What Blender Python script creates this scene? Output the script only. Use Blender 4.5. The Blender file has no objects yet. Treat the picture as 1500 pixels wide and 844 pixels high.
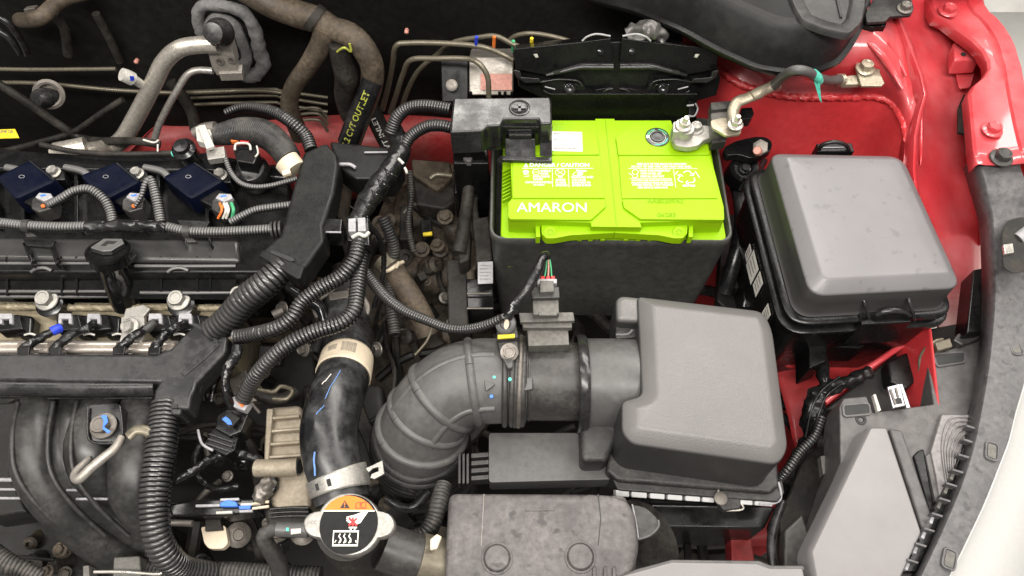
import bpy, bmesh, math, random
from mathutils import Vector, Matrix, noise
R = math.radians
rnd = random.Random(7)
sc = bpy.context.scene
col = sc.collection

# ------------------------------------------------------------------ camera
F = 1091.0
ELEV = R(60)
CAM = Vector((0, -0.41, 1.51))
cd = bpy.data.cameras.new('camera'); cd.lens = 36*F/1500; cd.sensor_width = 36
cd.clip_start = 0.01; cd.clip_end = 50
cam = bpy.data.objects.new('camera', cd); col.objects.link(cam)
cam.location = CAM; cam.rotation_euler = (R(90)-ELEV, 0, 0)
sc.camera = cam
# ------------------------------------------------------------------ world, ceiling lamps, exposure
w = bpy.data.worlds.new('World'); sc.world = w; w.use_nodes = True
w.node_tree.nodes['Background'].inputs[0].default_value = (1.0, 0.975, 0.94, 1)
w.node_tree.nodes['Background'].inputs[1].default_value = 0.27
def area(name, loc, sx, sy, power, aim=(0, 0.05, 0.75), colr=(1, 0.955, 0.895)):
    l = bpy.data.lights.new(name, 'AREA'); l.shape = 'RECTANGLE'; l.size = sx; l.size_y = sy; l.energy = power; l.color = colr
    o = bpy.data.objects.new(name, l); col.objects.link(o); o.location = loc
    o.rotation_euler = (Vector(aim)-Vector(loc)).to_track_quat('-Z', 'Y').to_euler()
area('ceiling_lamp', (0.6, 1.15, 3.0), 2.4, 0.34, 36)
area('ceiling_lamp', (0.6, 1.95, 3.0), 2.4, 0.34, 44)
area('ceiling_lamp', (-0.2, -0.95, 2.8), 2.6, 0.36, 78)
area('ceiling_lamp', (-1.0, 0.3, 3.0), 0.26, 2.4, 22)
area('ceiling_lamp', (1.9, 0.3, 3.0), 0.16, 2.4, 24)
sc.view_settings.view_transform = 'Standard'; sc.view_settings.look = 'None'
sc.view_settings.gamma = 1; sc.view_settings.exposure = 0.0
sc.render.engine = 'CYCLES'

# ------------------------------------------------------------------ placing: a place in the bay at a known height z or depth Y
fw = Vector((0, math.cos(ELEV), -math.sin(ELEV))); up = Vector((0, math.sin(ELEV), math.cos(ELEV))); rt = Vector((1, 0, 0))
def ray(x, y): return fw + rt*((x-750)/F) + up*((422-y)/F)
def P(x, y, z):
    d = ray(x, y); return CAM + d*((z-CAM.z)/d.z)
def PY(x, y, Y):
    d = ray(x, y); return CAM + d*((Y-CAM.y)/d.y)
def S(p):                       # metres per reference pixel at a place
    return (p-CAM).dot(fw)/F
def W(q, z=None):
    if isinstance(q, Vector): return q.copy()
    if len(q) == 3: return P(*q)
    return P(q[0], q[1], z)

# ------------------------------------------------------------------ scene tree
WL = {}
def thing(name, label, cat, loc=(0, 0, 0), group=None):
    o = bpy.data.objects.new(name, None); col.objects.link(o); o.empty_display_size = 0.02
    o.location = loc; o['label'] = label; o['category'] = cat
    if group: o['group'] = group
    WL[o.name] = Vector(loc); return o
def tag(o, label, cat, group=None):
    o['label'] = label; o['category'] = cat
    if group: o['group'] = group
    return o
def link(name, me, loc, parent):
    o = bpy.data.objects.new(name, me); col.objects.link(o)
    WL[o.name] = Vector(loc)
    if parent: o.parent = parent; o.location = Vector(loc)-WL[parent.name]
    else: o.location = loc
    return o
def mesh(name, vs, fs, m, parent=None, bev=0, seg=2, sharp=32, limit=30, recalc=True):
    vs = [Vector(v) for v in vs]
    lo = Vector([min(v[i] for v in vs) for i in range(3)]); hi = Vector([max(v[i] for v in vs) for i in range(3)])
    c = (lo+hi)/2; c.z = lo.z if parent is None else c.z
    me = bpy.data.meshes.new(name); me.from_pydata([v-c for v in vs], [], fs)
    if recalc:
        bm = bmesh.new(); bm.from_mesh(me); bmesh.ops.recalc_face_normals(bm, faces=bm.faces); bm.to_mesh(me); bm.free()
    me.materials.append(m)
    me.polygons.foreach_set('use_smooth', [True]*len(me.polygons))
    o = link(name, me, c, parent)
    if bev:
        b = o.modifiers.new('bevel', 'BEVEL'); b.width = bev; b.segments = seg; b.limit_method = 'ANGLE'; b.angle_limit = R(limit); b.harden_normals = True
        b.use_clamp_overlap = True
    else: me.set_sharp_from_angle(angle=R(sharp))
    return o

# ------------------------------------------------------------------ shape tools
def fillet(pts, r, n=4):
    """round the corners of a 2-D/3-D polygon (list of Vectors)"""
    if not isinstance(r, (list, tuple)) and r <= 0: return [Vector(p) for p in pts]
    out = []; N = len(pts)
    rr = r if isinstance(r, (list, tuple)) else [r]*N
    for i in range(N):
        a, b, c = Vector(pts[i-1]), Vector(pts[i]), Vector(pts[(i+1) % N])
        u, v = a-b, c-b
        k = min(rr[i], u.length*0.45, v.length*0.45)
        p, q = b+u.normalized()*k, b+v.normalized()*k
        for j in range(n+1):
            t = j/n; out.append(p*(1-t)**2+b*2*t*(1-t)+q*t*t)
    return out
def slab(name, pts, vec, m, parent=None, bev=0.0008, seg=2, z=None, r=0, n=3):
    """polygon (reference places) pushed along vec"""
    ps = [W(p, z) for p in pts]
    if r: ps = fillet(ps, r, n)
    v = Vector(vec) if not isinstance(vec, (int, float)) else Vector((0, 0, -vec))
    N = len(ps); vs = ps+[p+v for p in ps]
    fs = [list(range(N)), list(range(2*N-1, N-1, -1))]+[[i, i+N, (i+1) % N+N, (i+1) % N] for i in range(N)]
    return mesh(name, vs, fs, m, parent, bev, seg)
def outset(ps, d):
    N = len(ps); out = []
    A = sum(ps[i].x*ps[(i+1) % N].y-ps[(i+1) % N].x*ps[i].y for i in range(N))
    s = 1 if A > 0 else -1
    for i in range(N):
        e1 = ps[i]-ps[i-1]; e2 = ps[(i+1) % N]-ps[i]
        n1 = Vector((e1.y, -e1.x, 0)); n2 = Vector((e2.y, -e2.x, 0))
        if n1.length < 1e-9: n1 = n2.copy()
        if n2.length < 1e-9: n2 = n1.copy()
        n1.normalize(); n2.normalize(); k = n1+n2
        if k.length < 1e-6: k = n1.copy()
        k.normalize(); c = max(0.35, k.dot(n1))
        out.append(ps[i]+k*(s*d/c))
    return out
class Plan:
    """plan outline with rounded corners that can be grown or shrunk without folding"""
    def __init__(s, pts, z, r, n=5):
        s.b = [W(q, z) for q in pts]; s.r = r if isinstance(r, (list, tuple)) else [r]*len(s.b); s.n = n
        N = len(s.b); A = sum(s.b[i].x*s.b[(i+1) % N].y-s.b[(i+1) % N].x*s.b[i].y for i in range(N)); s.sg = 1 if A > 0 else -1
    def __call__(s, d, z):
        o = outset(s.b, d) if d else s.b; rr = []; N = len(o)
        for i in range(N):
            a = s.b[i]-s.b[i-1]; c = s.b[(i+1) % N]-s.b[i]; k = (a.x*c.y-a.y*c.x)*s.sg
            rr.append(max(.0006, s.r[i]+(d if k > 0 else -d)*.8))
        return [Vector((q.x, q.y, z)) for q in fillet(o, rr, s.n)]
def prof(name, pts, z, profile, m, parent=None, r=0, n=5, bev=0, captop=True, capbot=True, seg=2, sharp=32):
    """plan polygon at height z swept down a list of (outset, height) steps"""
    ps = [W(p, z) for p in pts]
    if r: ps = fillet(ps, r, n)
    N = len(ps); vs = []; fs = []
    for d, h in profile:
        ring = outset(ps, d) if d else ps
        vs += [Vector((p.x, p.y, p.z-z+h)) for p in ring]
    for k in range(len(profile)-1):
        for i in range(N):
            fs.append([k*N+i, k*N+(i+1) % N, (k+1)*N+(i+1) % N, (k+1)*N+i])
    if captop: fs.append(list(range(N-1, -1, -1)))
    if capbot: fs.append([(len(profile)-1)*N+i for i in range(N)])
    return mesh(name, vs, fs, m, parent, bev, seg, sharp)
def loft(name, rings, m, parent=None, cap0=True, cap1=True, closed=True, bev=0, sharp=32, thick=0):
    N = len(rings[0]); vs = [Vector(p) for rg in rings for p in rg]; fs = []
    for k in range(len(rings)-1):
        for i in range(N if closed else N-1):
            fs.append([k*N+i, k*N+(i+1) % N, (k+1)*N+(i+1) % N, (k+1)*N+i])
    if closed and cap0: fs.append(list(range(N-1, -1, -1)))
    if closed and cap1: fs.append([(len(rings)-1)*N+i for i in range(N)])
    o = mesh(name, vs, fs, m, parent, bev, 2, sharp, recalc=closed)
    if thick:
        s = o.modifiers.new('thickness', 'SOLIDIFY'); s.thickness = thick; s.offset = -1
    return o
def cr(a, b, c, d, t):
    return 0.5*((2*b)+(c-a)*t+(2*a-5*b+4*c-d)*t*t+(3*b-a-3*c+d)*t**3)
def spline(pts, step):
    """smooth path through (Vector, r) -> evenly spaced list"""
    fine = []
    n = len(pts)
    for i in range(n-1):
        a = pts[max(i-1, 0)]; b = pts[i]; c = pts[i+1]; d = pts[min(i+2, n-1)]
        for j in range(16):
            t = j/16
            fine.append((cr(a[0], b[0], c[0], d[0], t), b[1]+(c[1]-b[1])*t))
    fine.append(pts[-1])
    acc = [0.0]
    for i in range(1, len(fine)): acc.append(acc[-1]+(fine[i][0]-fine[i-1][0]).length)
    L = acc[-1]; N = max(2, int(round(L/step))); out = []; k = 0
    for i in range(N+1):
        s = L*i/N
        while k < len(acc)-2 and acc[k+1] < s: k += 1
        t = (s-acc[k])/max(1e-9, acc[k+1]-acc[k])
        out.append((fine[k][0].lerp(fine[k+1][0], t), fine[k][1]+(fine[k+1][1]-fine[k][1])*t))
    return out, L
def frames(path):
    out = []; N = None
    for i in range(len(path)):
        a = path[max(0, i-1)][0]; b = path[min(len(path)-1, i+1)][0]
        T = (b-a).normalized()
        if N is None:
            N = Vector((0, 0, 1)) if abs(T.z) < 0.9 else Vector((0, 1, 0))
        N = (N-T*N.dot(T)).normalized(); B = T.cross(N)
        out.append((path[i][0], T, N, B, path[i][1]))
    return out
def tube(name, pts, r, m, parent=None, seg=14, step=None, corr=None, flat=1.0, wob=0, twist=None, z=None, rpx=True, prof_r=None):
    """round pipe, cable or conduit along a smooth path; corr=(pitch, depth) gives ribbed conduit; radii in reference pixels or metres"""
    q = []
    for i, p in enumerate(pts):
        v = W(p, z); rr = r[i] if isinstance(r, (list, tuple)) else r
        q.append((v, rr*S(v) if rpx else rr))
    rm = sum(a[1] for a in q)/len(q)
    if corr:
        pitch, dep = corr
        path, L = spline(q, pitch/5.0); pat = [0, 0.90, 1, 1, 0.90]
    else:
        path, L = spline(q, step or max(0.0015, rm*0.55))
    fr = frames(path); vs = []; fs = []; n = len(fr)
    for i, (p, T, N, B, rr) in enumerate(fr):
        k = rr
        if corr: k = rr-dep*(1-pat[i % 5])
        if prof_r: k = rr*prof_r(i/(n-1))
        for j in range(seg):
            a = 2*math.pi*j/seg
            kk = k
            if wob: kk = k*(1+wob*noise.noise((p+N*math.cos(a)*rr*1.5+B*math.sin(a)*rr*1.5)*(0.9/rm)))
            vs.append(p+N*(math.cos(a)*kk*flat)+B*(math.sin(a)*kk))
    for i in range(n-1):
        for j in range(seg):
            fs.append([i*seg+j, i*seg+(j+1) % seg, (i+1)*seg+(j+1) % seg, (i+1)*seg+j])
    fs.append(list(range(seg-1, -1, -1))); fs.append([(n-1)*seg+j for j in range(seg)])
    o = mesh(name, vs, fs, m, parent, sharp=50, recalc=False)
    return o, fr
def axis_mat(axis, spin=0):
    a = Vector(axis).normalized(); return a.to_track_quat('Z', 'Y').to_matrix() @ Matrix.Rotation(spin, 3, 'Z')
def lathe(name, profile, c, axis, m, parent=None, seg=28, sharp=35, spin=0, sq=(1, 1)):
    """profile: (radius, height) list in metres along axis from c"""
    M = axis_mat(axis, spin); vs = []; fs = []; n = len(profile)
    for (r, h) in profile:
        for j in range(seg):
            a = 2*math.pi*j/seg; vs.append(c+M @ Vector((r*math.cos(a)*sq[0], r*math.sin(a)*sq[1], h)))
    for i in range(n-1):
        for j in range(seg):
            fs.append([i*seg+j, i*seg+(j+1) % seg, (i+1)*seg+(j+1) % seg, (i+1)*seg+j])
    fs.append(list(range(seg-1, -1, -1))); fs.append([(n-1)*seg+j for j in range(seg)])
    return mesh(name, vs, fs, m, parent, sharp=sharp)
def box(name, c, size, m, parent=None, rot=(0, 0, 0), bev=0.0008, seg=2):
    from mathutils import Euler
    M = Euler([R(a) for a in rot]).to_matrix() if not isinstance(rot, Matrix) else rot
    sx, sy, sz = [s/2 for s in size]
    vs = [Vector(c)+M @ Vector((x*sx, y*sy, k*sz)) for x in (-1, 1) for y in (-1, 1) for k in (-1, 1)]
    fs = [[0, 1, 3, 2], [4, 6, 7, 5], [0, 4, 5, 1], [2, 3, 7, 6], [0, 2, 6, 4], [1, 5, 7, 3]]
    return mesh(name, vs, fs, m, parent, bev, seg)
def boxpx(name, x0, y0, x1, y1, z, h, m, parent=None, bev=0.0008, r=0):
    """upright block whose top at height z spans the given places"""
    return slab(name, [(x0, y0), (x1, y0), (x1, y1), (x0, y1)], h, m, parent, bev, z=z, r=r)
BOLT = {}
def bolt(p, r, m, parent, axis=(0, 0, 1), stud=False, name='bolt', spin=None, flange=1.0):
    """flanged hex bolt; r = flange radius (m). meshes are shared per material"""
    key = (m.name, stud, flange)
    if key not in BOLT:
        vs = []; fs = []
        def ringf(prev, rad, h, n=24, hexa=False, ph=0):
            st = len(vs)
            for j in range(n):
                a = 2*math.pi*j/n
                q = rad
                if hexa:
                    b = ((a+math.pi/6) % (math.pi/3))-math.pi/6; q = rad*math.cos(math.pi/6)/math.cos(b)
                vs.append(Vector((q*math.cos(a), q*math.sin(a), h)))
            if prev is not None:
                for j in range(n): fs.append([prev+j, prev+(j+1) % n, st+(j+1) % n, st+j])
            return st
        a = ringf(None, flange, 0); a = ringf(a, flange, .10); a = ringf(a, flange*.94, .16); a = ringf(a, .70, .24, hexa=True); a = ringf(a, .70, .70, hexa=True)
        a = ringf(a, .60, .78); a = ringf(a, .46, .78); a = ringf(a, .40, .72)
        if stud: a = ringf(a, .34, .72); a = ringf(a, .34, 1.5); a = ringf(a, .28, 1.58)
        fs.append(list(range(a, a+24)))
        me = bpy.data.meshes.new('bolt'); me.from_pydata(vs, [], fs); me.materials.append(m)
        me.polygons.foreach_set('use_smooth', [True]*len(me.polygons)); me.set_sharp_from_angle(angle=R(28))
        BOLT[key] = me
    o = link(name, BOLT[key], p, parent)
    o.rotation_mode = 'QUATERNION'
    o.rotation_quaternion = axis_mat(axis, rnd.random()*6 if spin is None else spin).to_quaternion(); o.scale = (r, r, r)
    return o
def textmesh(s, bold=0.0):
    cu = bpy.data.curves.new('lettering', 'FONT'); cu.body = s; cu.size = 1; cu.offset = bold; cu.resolution_u = 3
    to = bpy.data.objects.new('lettering', cu); col.objects.link(to)
    me = bpy.data.meshes.new_from_object(to)
    bpy.data.objects.remove(to); bpy.data.curves.remove(cu)
    vs = [v.co.copy() for v in me.vertices]; fs = [list(p.vertices) for p in me.polygons]; bpy.data.meshes.remove(me)
    return vs, fs
def letter(s, x0, y0, x1, y1, z, m, parent, bold=0.0, lift=0.0006, skew=0, name='lettering', pts=None):
    """print a word on a surface: its box fills the four given places"""
    vs, fs = textmesh(s, bold)
    if not vs: return
    xa, xb = min(v.x for v in vs), max(v.x for v in vs); ya, yb = min(v.y for v in vs), max(v.y for v in vs)
    q = [W(p, z) for p in (pts or [(x0, y1), (x1, y1), (x1, y0), (x0, y0)])]
    nrm = (q[1]-q[0]).cross(q[3]-q[0]).normalized()*lift
    out = []
    for v in vs:
        u = (v.x-xa)/max(1e-6, xb-xa); t = (v.y-ya)/max(1e-6, yb-ya)
        out.append(q[0]*(1-u)*(1-t)+q[1]*u*(1-t)+q[2]*u*t+q[3]*(1-u)*t+nrm)
    return mesh(name, out, fs, m, parent, recalc=False)
def strip(name, pts, wpx, z, m, parent, lift=0.0004, closed=False):
    """thin printed line along places"""
    ps = [W(p, z) for p in pts]; vs = []; fs = []; n = len(ps)
    for i in range(n):
        a = ps[i-1] if (closed or i > 0) else ps[i]; b = ps[(i+1) % n] if (closed or i < n-1) else ps[i]
        T = (b-a); T.z = 0; T.normalize(); B = Vector((-T.y, T.x, 0))*(wpx*S(ps[i])/2)
        vs += [ps[i]-B+Vector((0, 0, lift)), ps[i]+B+Vector((0, 0, lift))]
    for i in range(n if closed else n-1):
        k = (i+1) % n; fs.append([2*i, 2*k, 2*k+1, 2*i+1])
    return mesh(name, vs, fs, m, parent, recalc=False)
def ell(cx, cy, rx, ry, n=24, a0=0, a1=360):
    c = n if a1-a0 >= 360 else n-1
    return [(cx+rx*math.cos(R(a0+(a1-a0)*i/c)), cy+ry*math.sin(R(a0+(a1-a0)*i/c))) for i in range(n)]
def grid_sheet(name, rows, m, parent, sub=6, thick=0.0012, sharp=50):
    """smooth sheet through rows of places"""
    rows = [[W(p) for p in rw] for rw in rows]
    def dense(line):
        out = []
        for i in range(len(line)-1):
            a = line[max(0, i-1)]; b = line[i]; c = line[i+1]; d = line[min(len(line)-1, i+2)]
            for j in range(sub): out.append(cr(a, b, c, d, j/sub))
        return out+[line[-1]]
    rr = [dense(rw) for rw in rows]
    cols = [dense([rw[i] for rw in rr]) for i in range(len(rr[0]))]
    N = len(cols[0]); vs = [p for c in cols for p in c]
    fs = [[i*N+j, (i+1)*N+j, (i+1)*N+j+1, i*N+j+1] for i in range(len(cols)-1) for j in range(N-1)]
    o = mesh(name, vs, fs, m, parent, sharp=sharp, recalc=False)
    s = o.modifiers.new('thickness', 'SOLIDIFY'); s.thickness = thick; s.offset = 0
    return o

# ------------------------------------------------------------------ materials
def mat(name, base, rough=0.5, metal=0.0, dust=0.0, dcol=(0.20, 0.185, 0.17), dscale=30, grain=0.0, gscale=1100, coat=0.0, var=0.25, spec=0.5, trans=0, updust=True, spots=0.0, rvar=0.12, seed=0.0, settle=0.0, scol=None, spk=3.1):
    m = bpy.data.materials.new(name); m.use_nodes = True; nt = m.node_tree; N = nt.nodes; L = nt.links
    b = N['Principled BSDF']
    geo = N.new('ShaderNodeNewGeometry')
    off = N.new('ShaderNodeVectorMath'); off.operation = 'ADD'; off.inputs[1].default_value = (seed, seed*.7, seed*1.3); L.new(geo.outputs['Position'], off.inputs[0])
    def nz(scale, det=5, ro=0.6):
        n = N.new('ShaderNodeTexNoise'); n.inputs['Scale'].default_value = scale; n.inputs['Detail'].default_value = det; n.inputs['Roughness'].default_value = ro
        L.new(off.outputs[0], n.inputs['Vector']); return n
    def mr(src, a, bb, c=0, d=1):
        x = N.new('ShaderNodeMapRange'); x.inputs[1].default_value = a; x.inputs[2].default_value = bb; x.inputs[3].default_value = c; x.inputs[4].default_value = d
        L.new(src, x.inputs[0]); return x.outputs[0]
    def mul(a, bb):
        x = N.new('ShaderNodeMath'); x.operation = 'MULTIPLY'
        L.new(a, x.inputs[0])
        if isinstance(bb, (int, float)): x.inputs[1].default_value = bb
        else: L.new(bb, x.inputs[1])
        return x.outputs[0]
    def mix(f, a, bb):
        x = N.new('ShaderNodeMix'); x.data_type = 'RGBA'
        if isinstance(f, (int, float)): x.inputs[0].default_value = f
        else: L.new(f, x.inputs[0])
        for s, v in ((6, a), (7, bb)):
            if isinstance(v, tuple): x.inputs[s].default_value = (*v, 1)
            else: L.new(v, x.inputs[s])
        return x.outputs[2]
    big = nz(dscale, 7, 0.62); fine = nz(dscale*7, 4, 0.65)
    dk = tuple(c*(1-var) for c in base); lt = tuple(min(1, c*(1+var)) for c in base)
    c = mix(mr(fine.outputs[0], .3, .7), dk, lt)
    ro = mr(big.outputs[0], .3, .7, max(.03, rough-rvar), min(1, rough+rvar))
    if dust:
        f = mul(mr(big.outputs[0], .40, .66), mr(fine.outputs[0], .25, .65))
        if updust:
            sx = N.new('ShaderNodeSeparateXYZ'); L.new(geo.outputs['Normal'], sx.inputs[0]); f = mul(f, mr(sx.outputs[2], -.1, .75, .25, 1))
        f = mul(f, dust)
        c = mix(f, c, dcol)
        x = N.new('ShaderNodeMix'); L.new(f, x.inputs[0]); L.new(ro, x.inputs[2]); x.inputs[3].default_value = .85; ro = x.outputs[0]
    if settle:  # lightens upward faces; serves settled dust and painted sheen
        sx = N.new('ShaderNodeSeparateXYZ'); L.new(geo.outputs['Normal'], sx.inputs[0])
        f = mul(mul(mr(sx.outputs[2], .25, .80), mr(big.outputs[0], .3, .6, .82, 1)), settle)
        c = mix(f, c, scol)
        x = N.new('ShaderNodeMix'); L.new(f, x.inputs[0]); L.new(ro, x.inputs[2]); x.inputs[3].default_value = .36; ro = x.outputs[0]
    if spots:
        v = nz(dscale*spk, 3, .5); f = mul(mr(v.outputs[0], .62, .68), spots); c = mix(f, c, tuple(q*.35 for q in base))
    L.new(c, b.inputs['Base Color']); L.new(ro, b.inputs['Roughness'])
    b.inputs['Metallic'].default_value = metal; b.inputs['Specular IOR Level'].default_value = spec
    if coat: b.inputs['Coat Weight'].default_value = coat; b.inputs['Coat Roughness'].default_value = .06
    if trans: b.inputs['Transmission Weight'].default_value = trans
    if grain:
        g = nz(gscale, 2, .5); bp = N.new('ShaderNodeBump'); bp.inputs['Strength'].default_value = grain; bp.inputs['Distance'].default_value = .0006
        L.new(g.outputs[0], bp.inputs['Height']); L.new(bp.outputs[0], b.inputs['Normal'])
    return m
M = {}
def mk(name, *a, **k): M[name] = mat(name, *a, **k); return M[name]
mk('black_plastic', (.005, .005, .0053), .28, spec=.32, dust=.12, dcol=(.06, .056, .05), grain=.06)
mk('gloss_black', (.007, .007, .0075), .17, dust=.08, dcol=(.08, .075, .07), grain=.03)
mk('conduit', (.007, .007, .0075), .24, settle=.30, scol=(.15, .145, .14), dscale=40, rvar=.06, spec=.75)  # grey tops hold dust and painted rib glints
mk('conduit_grey', (.012, .012, .012), .28, settle=.65, scol=(.20, .195, .19), dscale=60, rvar=.06, spec=.75)  # heavier grey on top, dust plus painted glint
mk('step_painted_sheen', (.015, .015, .015), .26, settle=.28, scol=(.13, .127, .122), dscale=20, spec=.7)  # front step highlight painted as grey on upward faces
mk('rail_painted_sheen', (.02, .02, .02), .22, settle=.6, scol=(.20, .195, .19), dscale=50, spec=.7)  # rail highlights painted into the colour of upward faces
mk('conduit_dusty', (.02, .02, .02), .45, dust=.6, dcol=(.17, .15, .13))
mk('tape', (.009, .009, .0095), .26, dust=.10, dcol=(.09, .085, .08), grain=.5, gscale=260)
mk('channel', (.020, .020, .021), .28, dust=.35, dcol=(.11, .105, .10), dscale=26, grain=.12)
mk('grey_plastic', (.12, .115, .118), .52, dust=.4, dcol=(.26, .25, .25), grain=.55, gscale=900, spots=.3)
mk('fuse_lid', (.045, .043, .042), .36, settle=.92, scol=(.180, .172, .178), dscale=9, grain=.10, gscale=1500, var=.05, rvar=.05, spots=.22, spk=9)
mk('airbox', (.032, .031, .030), .42, settle=.92, scol=(.168, .160, .157), dscale=9, grain=.55, gscale=900, var=.08, rvar=.06)
mk('airbox_dark', (.020, .0195, .019), .5, dust=.35, dcol=(.15, .14, .135), grain=.5, gscale=800)
mk('duct_grey', (.082, .080, .079), .38, dust=.40, dcol=(.15, .145, .14), dscale=20, grain=.12, var=.1)
mk('duct_dark', (.035, .033, .032), .38, dust=.5, dcol=(.12, .11, .10), grain=.1)
mk('tray', (.062, .062, .057), .55, dust=.5, dcol=(.11, .105, .095), dscale=14, grain=.5, gscale=500)
mk('rubber', (.009, .009, .010), .22, dust=.35, dcol=(.14, .13, .125), dscale=22)
mk('brown_hose', (.050, .038, .026), .58, dust=.9, dcol=(.15, .115, .08), dscale=28, updust=False)
mk('old_black', (.014, .013, .012), .55, dust=.8, dcol=(.065, .055, .044), spec=.35, dscale=30, updust=False)
mk('firewall', (.0085, .0082, .0075), .8, spec=.12, dust=.5, dcol=(.022, .020, .017), dscale=12, grain=.6, gscale=350, updust=False)
mk('grime', (.045, .036, .027), .62, dust=1.0, dcol=(.17, .13, .09), dscale=34, grain=.6, gscale=420, updust=False)
mk('cast_tan', (.32, .275, .21), .5, metal=.25, dust=.7, dcol=(.16, .12, .08), dscale=40, grain=.5, gscale=600, updust=False)
mk('cast_alloy', (.36, .335, .30), .40, metal=.45, dust=.6, dcol=(.22, .18, .14), dscale=36, grain=.4, gscale=700, updust=False)
mk('alloy_pipe', (.56, .52, .46), .28, metal=.65, dust=.35, dcol=(.30, .26, .20), dscale=40, updust=False)
mk('steel', (.55, .52, .48), .28, metal=.6, dust=.3, dcol=(.3, .26, .2))
mk('zinc', (.40, .355, .27), .34, metal=.6, dust=.45, dcol=(.38, .33, .24), dscale=60, grain=.2)
mk('lead', (.38, .365, .335), .40, metal=.6, dust=.4, dcol=(.5, .48, .44), dscale=70, grain=.3)
mk('dull_metal', (.22, .20, .18), .5, metal=.7, dust=.5, dcol=(.14, .12, .10), updust=False)
mk('brake_line', (.17, .15, .11), .36, metal=.4, dust=.5, dcol=(.10, .085, .06), updust=False)
mk('red_paint', (.56, .040, .050), .30, dust=.55, dcol=(.60, .22, .23), dscale=4, coat=.7, var=.05, rvar=.05)  # pink dust tone also paints in the broad ceiling reflection
mk('red_matte', (.60, .042, .048), .40, dust=.30, dcol=(.42, .11, .10), dscale=16, coat=.2, var=.10)
mk('red_grimy', (.34, .030, .030), .5, dust=.5, dcol=(.20, .10, .08), dscale=24, updust=False)
mk('lime', (.275, .50, .003), .50, var=.03, rvar=.05, grain=.03, spec=.22)
mk('lime_dark', (.20, .36, .004), .6, var=.02, spec=.2)
mk('print_white', (.86, .88, .78), .6, var=.02, spec=.2)
mk('sticker', (.78, .75, .70), .5, var=.04)
mk('cream', (.66, .56, .42), .55, var=.08, dust=.3, dcol=(.4, .32, .24))
mk('ink', (.02, .02, .02), .6)
mk('ink_grey', (.22, .20, .18), .6)
mk('yellow', (.80, .62, .03), .5)
mk('lime_print', (.40, .42, .06), .6, dust=.5, dcol=(.06, .055, .05), dscale=90, updust=False)
mk('white_print', (.60, .60, .57), .6, dust=.4, dcol=(.08, .07, .06), dscale=90, updust=False)
mk('white_plastic', (.50, .48, .44), .45, dust=.3, dcol=(.35, .31, .26))
mk('pale_connector', (.34, .335, .35), .42, dust=.3, dcol=(.25, .23, .21))
mk('grey_connector', (.105, .10, .09), .5, dust=.3, dcol=(.26, .24, .21))
mk('blue_paint', (.06, .20, .75), .5)
mk('blue_tape', (.02, .05, .55), .45)
mk('teal', (.10, .58, .45), .5)
mk('green_wire', (.06, .36, .16), .45); mk('white_wire', (.65, .62, .56), .45); mk('orange_wire', (.75, .18, .03), .45); mk('pink_wire', (.62, .28, .22), .45)
mk('red_plastic', (.70, .03, .03), .4); mk('orange_print', (.85, .19, .012), .45, var=.02)
mk('coil', (.0015, .003, .012), .45, spec=.15, dust=.05, dcol=(.05, .05, .06))
mk('beige_gasket', (.34, .29, .20), .5, metal=.3, dust=.6, dcol=(.16, .13, .08), dscale=50, updust=False)
mk('rail_silver', (.62, .56, .50), .28, metal=.6, var=.08)
mk('headlamp_grey', (.085, .080, .080), .42, dust=.5, dcol=(.17, .16, .158), dscale=12, grain=.12, spots=.25)
mk('headlamp_plate', (.205, .195, .195), .36, dust=.10, dcol=(.28, .26, .26), dscale=9, grain=.05, var=.03)
mk('vent_grey', (.21, .197, .197), .45, dust=.25, dcol=(.38, .36, .35))
mk('lens', (.50, .495, .48), .16, var=.03, coat=.6)
mk('chrome', (.42, .42, .44), .25, metal=.8, var=.02)
mk('floor_tile', (.55, .54, .51), .35, dust=.3, dcol=(.42, .41, .38), dscale=4, var=.06)
mk('grout', (.20, .19, .18), .8)
mk('deep_black', (.008, .0075, .007), .6, dust=.5, dcol=(.035, .03, .025), grain=.4, gscale=400, updust=False)
mk('foam', (.15, .145, .145), .8, dust=.6, dcol=(.26, .25, .24), grain=.6, gscale=500, updust=False)
mk('scuffed_hose', (.007, .007, .008), .24, dust=.45, dcol=(.20, .20, .20), dscale=13, rvar=.08)
mk('cap_metal', (.36, .345, .32), .42, metal=.75, dust=.2, dcol=(.3, .27, .23), dscale=40)
mk('chalk', (.10, .22, .50), .6)
mk('rib_glint_white', (.74, .74, .74), .3, var=.05)  # reflections on glossy ribs, painted as plain white
mk('foil', (.12, .115, .11), .4, metal=.5, dust=.3)
mk('cowl', (.008, .008, .008), .36, spec=.35, dust=.35, dcol=(.038, .036, .034), dscale=12, grain=.2)
mk('intake', (.022, .022, .021), .40, dust=.45, dcol=(.12, .11, .105), dscale=22, grain=.06)
# ================================================================== the place
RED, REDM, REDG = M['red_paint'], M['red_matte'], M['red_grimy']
ft = mesh('floor', [(-3, -3, 0), (4, -3, 0), (4, 4, 0), (-3, 4, 0)], [[0, 1, 2, 3]], M['grout']); ft['kind'] = 'structure'
# floor tiles 0.6 m, those to the side of the car where the floor shows
tile_me = None
for i in range(5):
    for j in range(8):
        c = Vector((1.02+.6*i, -1.9+.6*j, 0.004))
        if tile_me is None:
            t = box('tile', c, (.594, .594, .008), M['floor_tile'], ft, bev=.001); tile_me = t
        else:
            t = link('tile', tile_me.data, c, ft)

# ------------------------------------------------------------------ car body
body = thing('car_bodywork', 'red painted car body around the engine bay, inner fender and strut tower', 'car body', (0.5, .2, .2))
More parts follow.
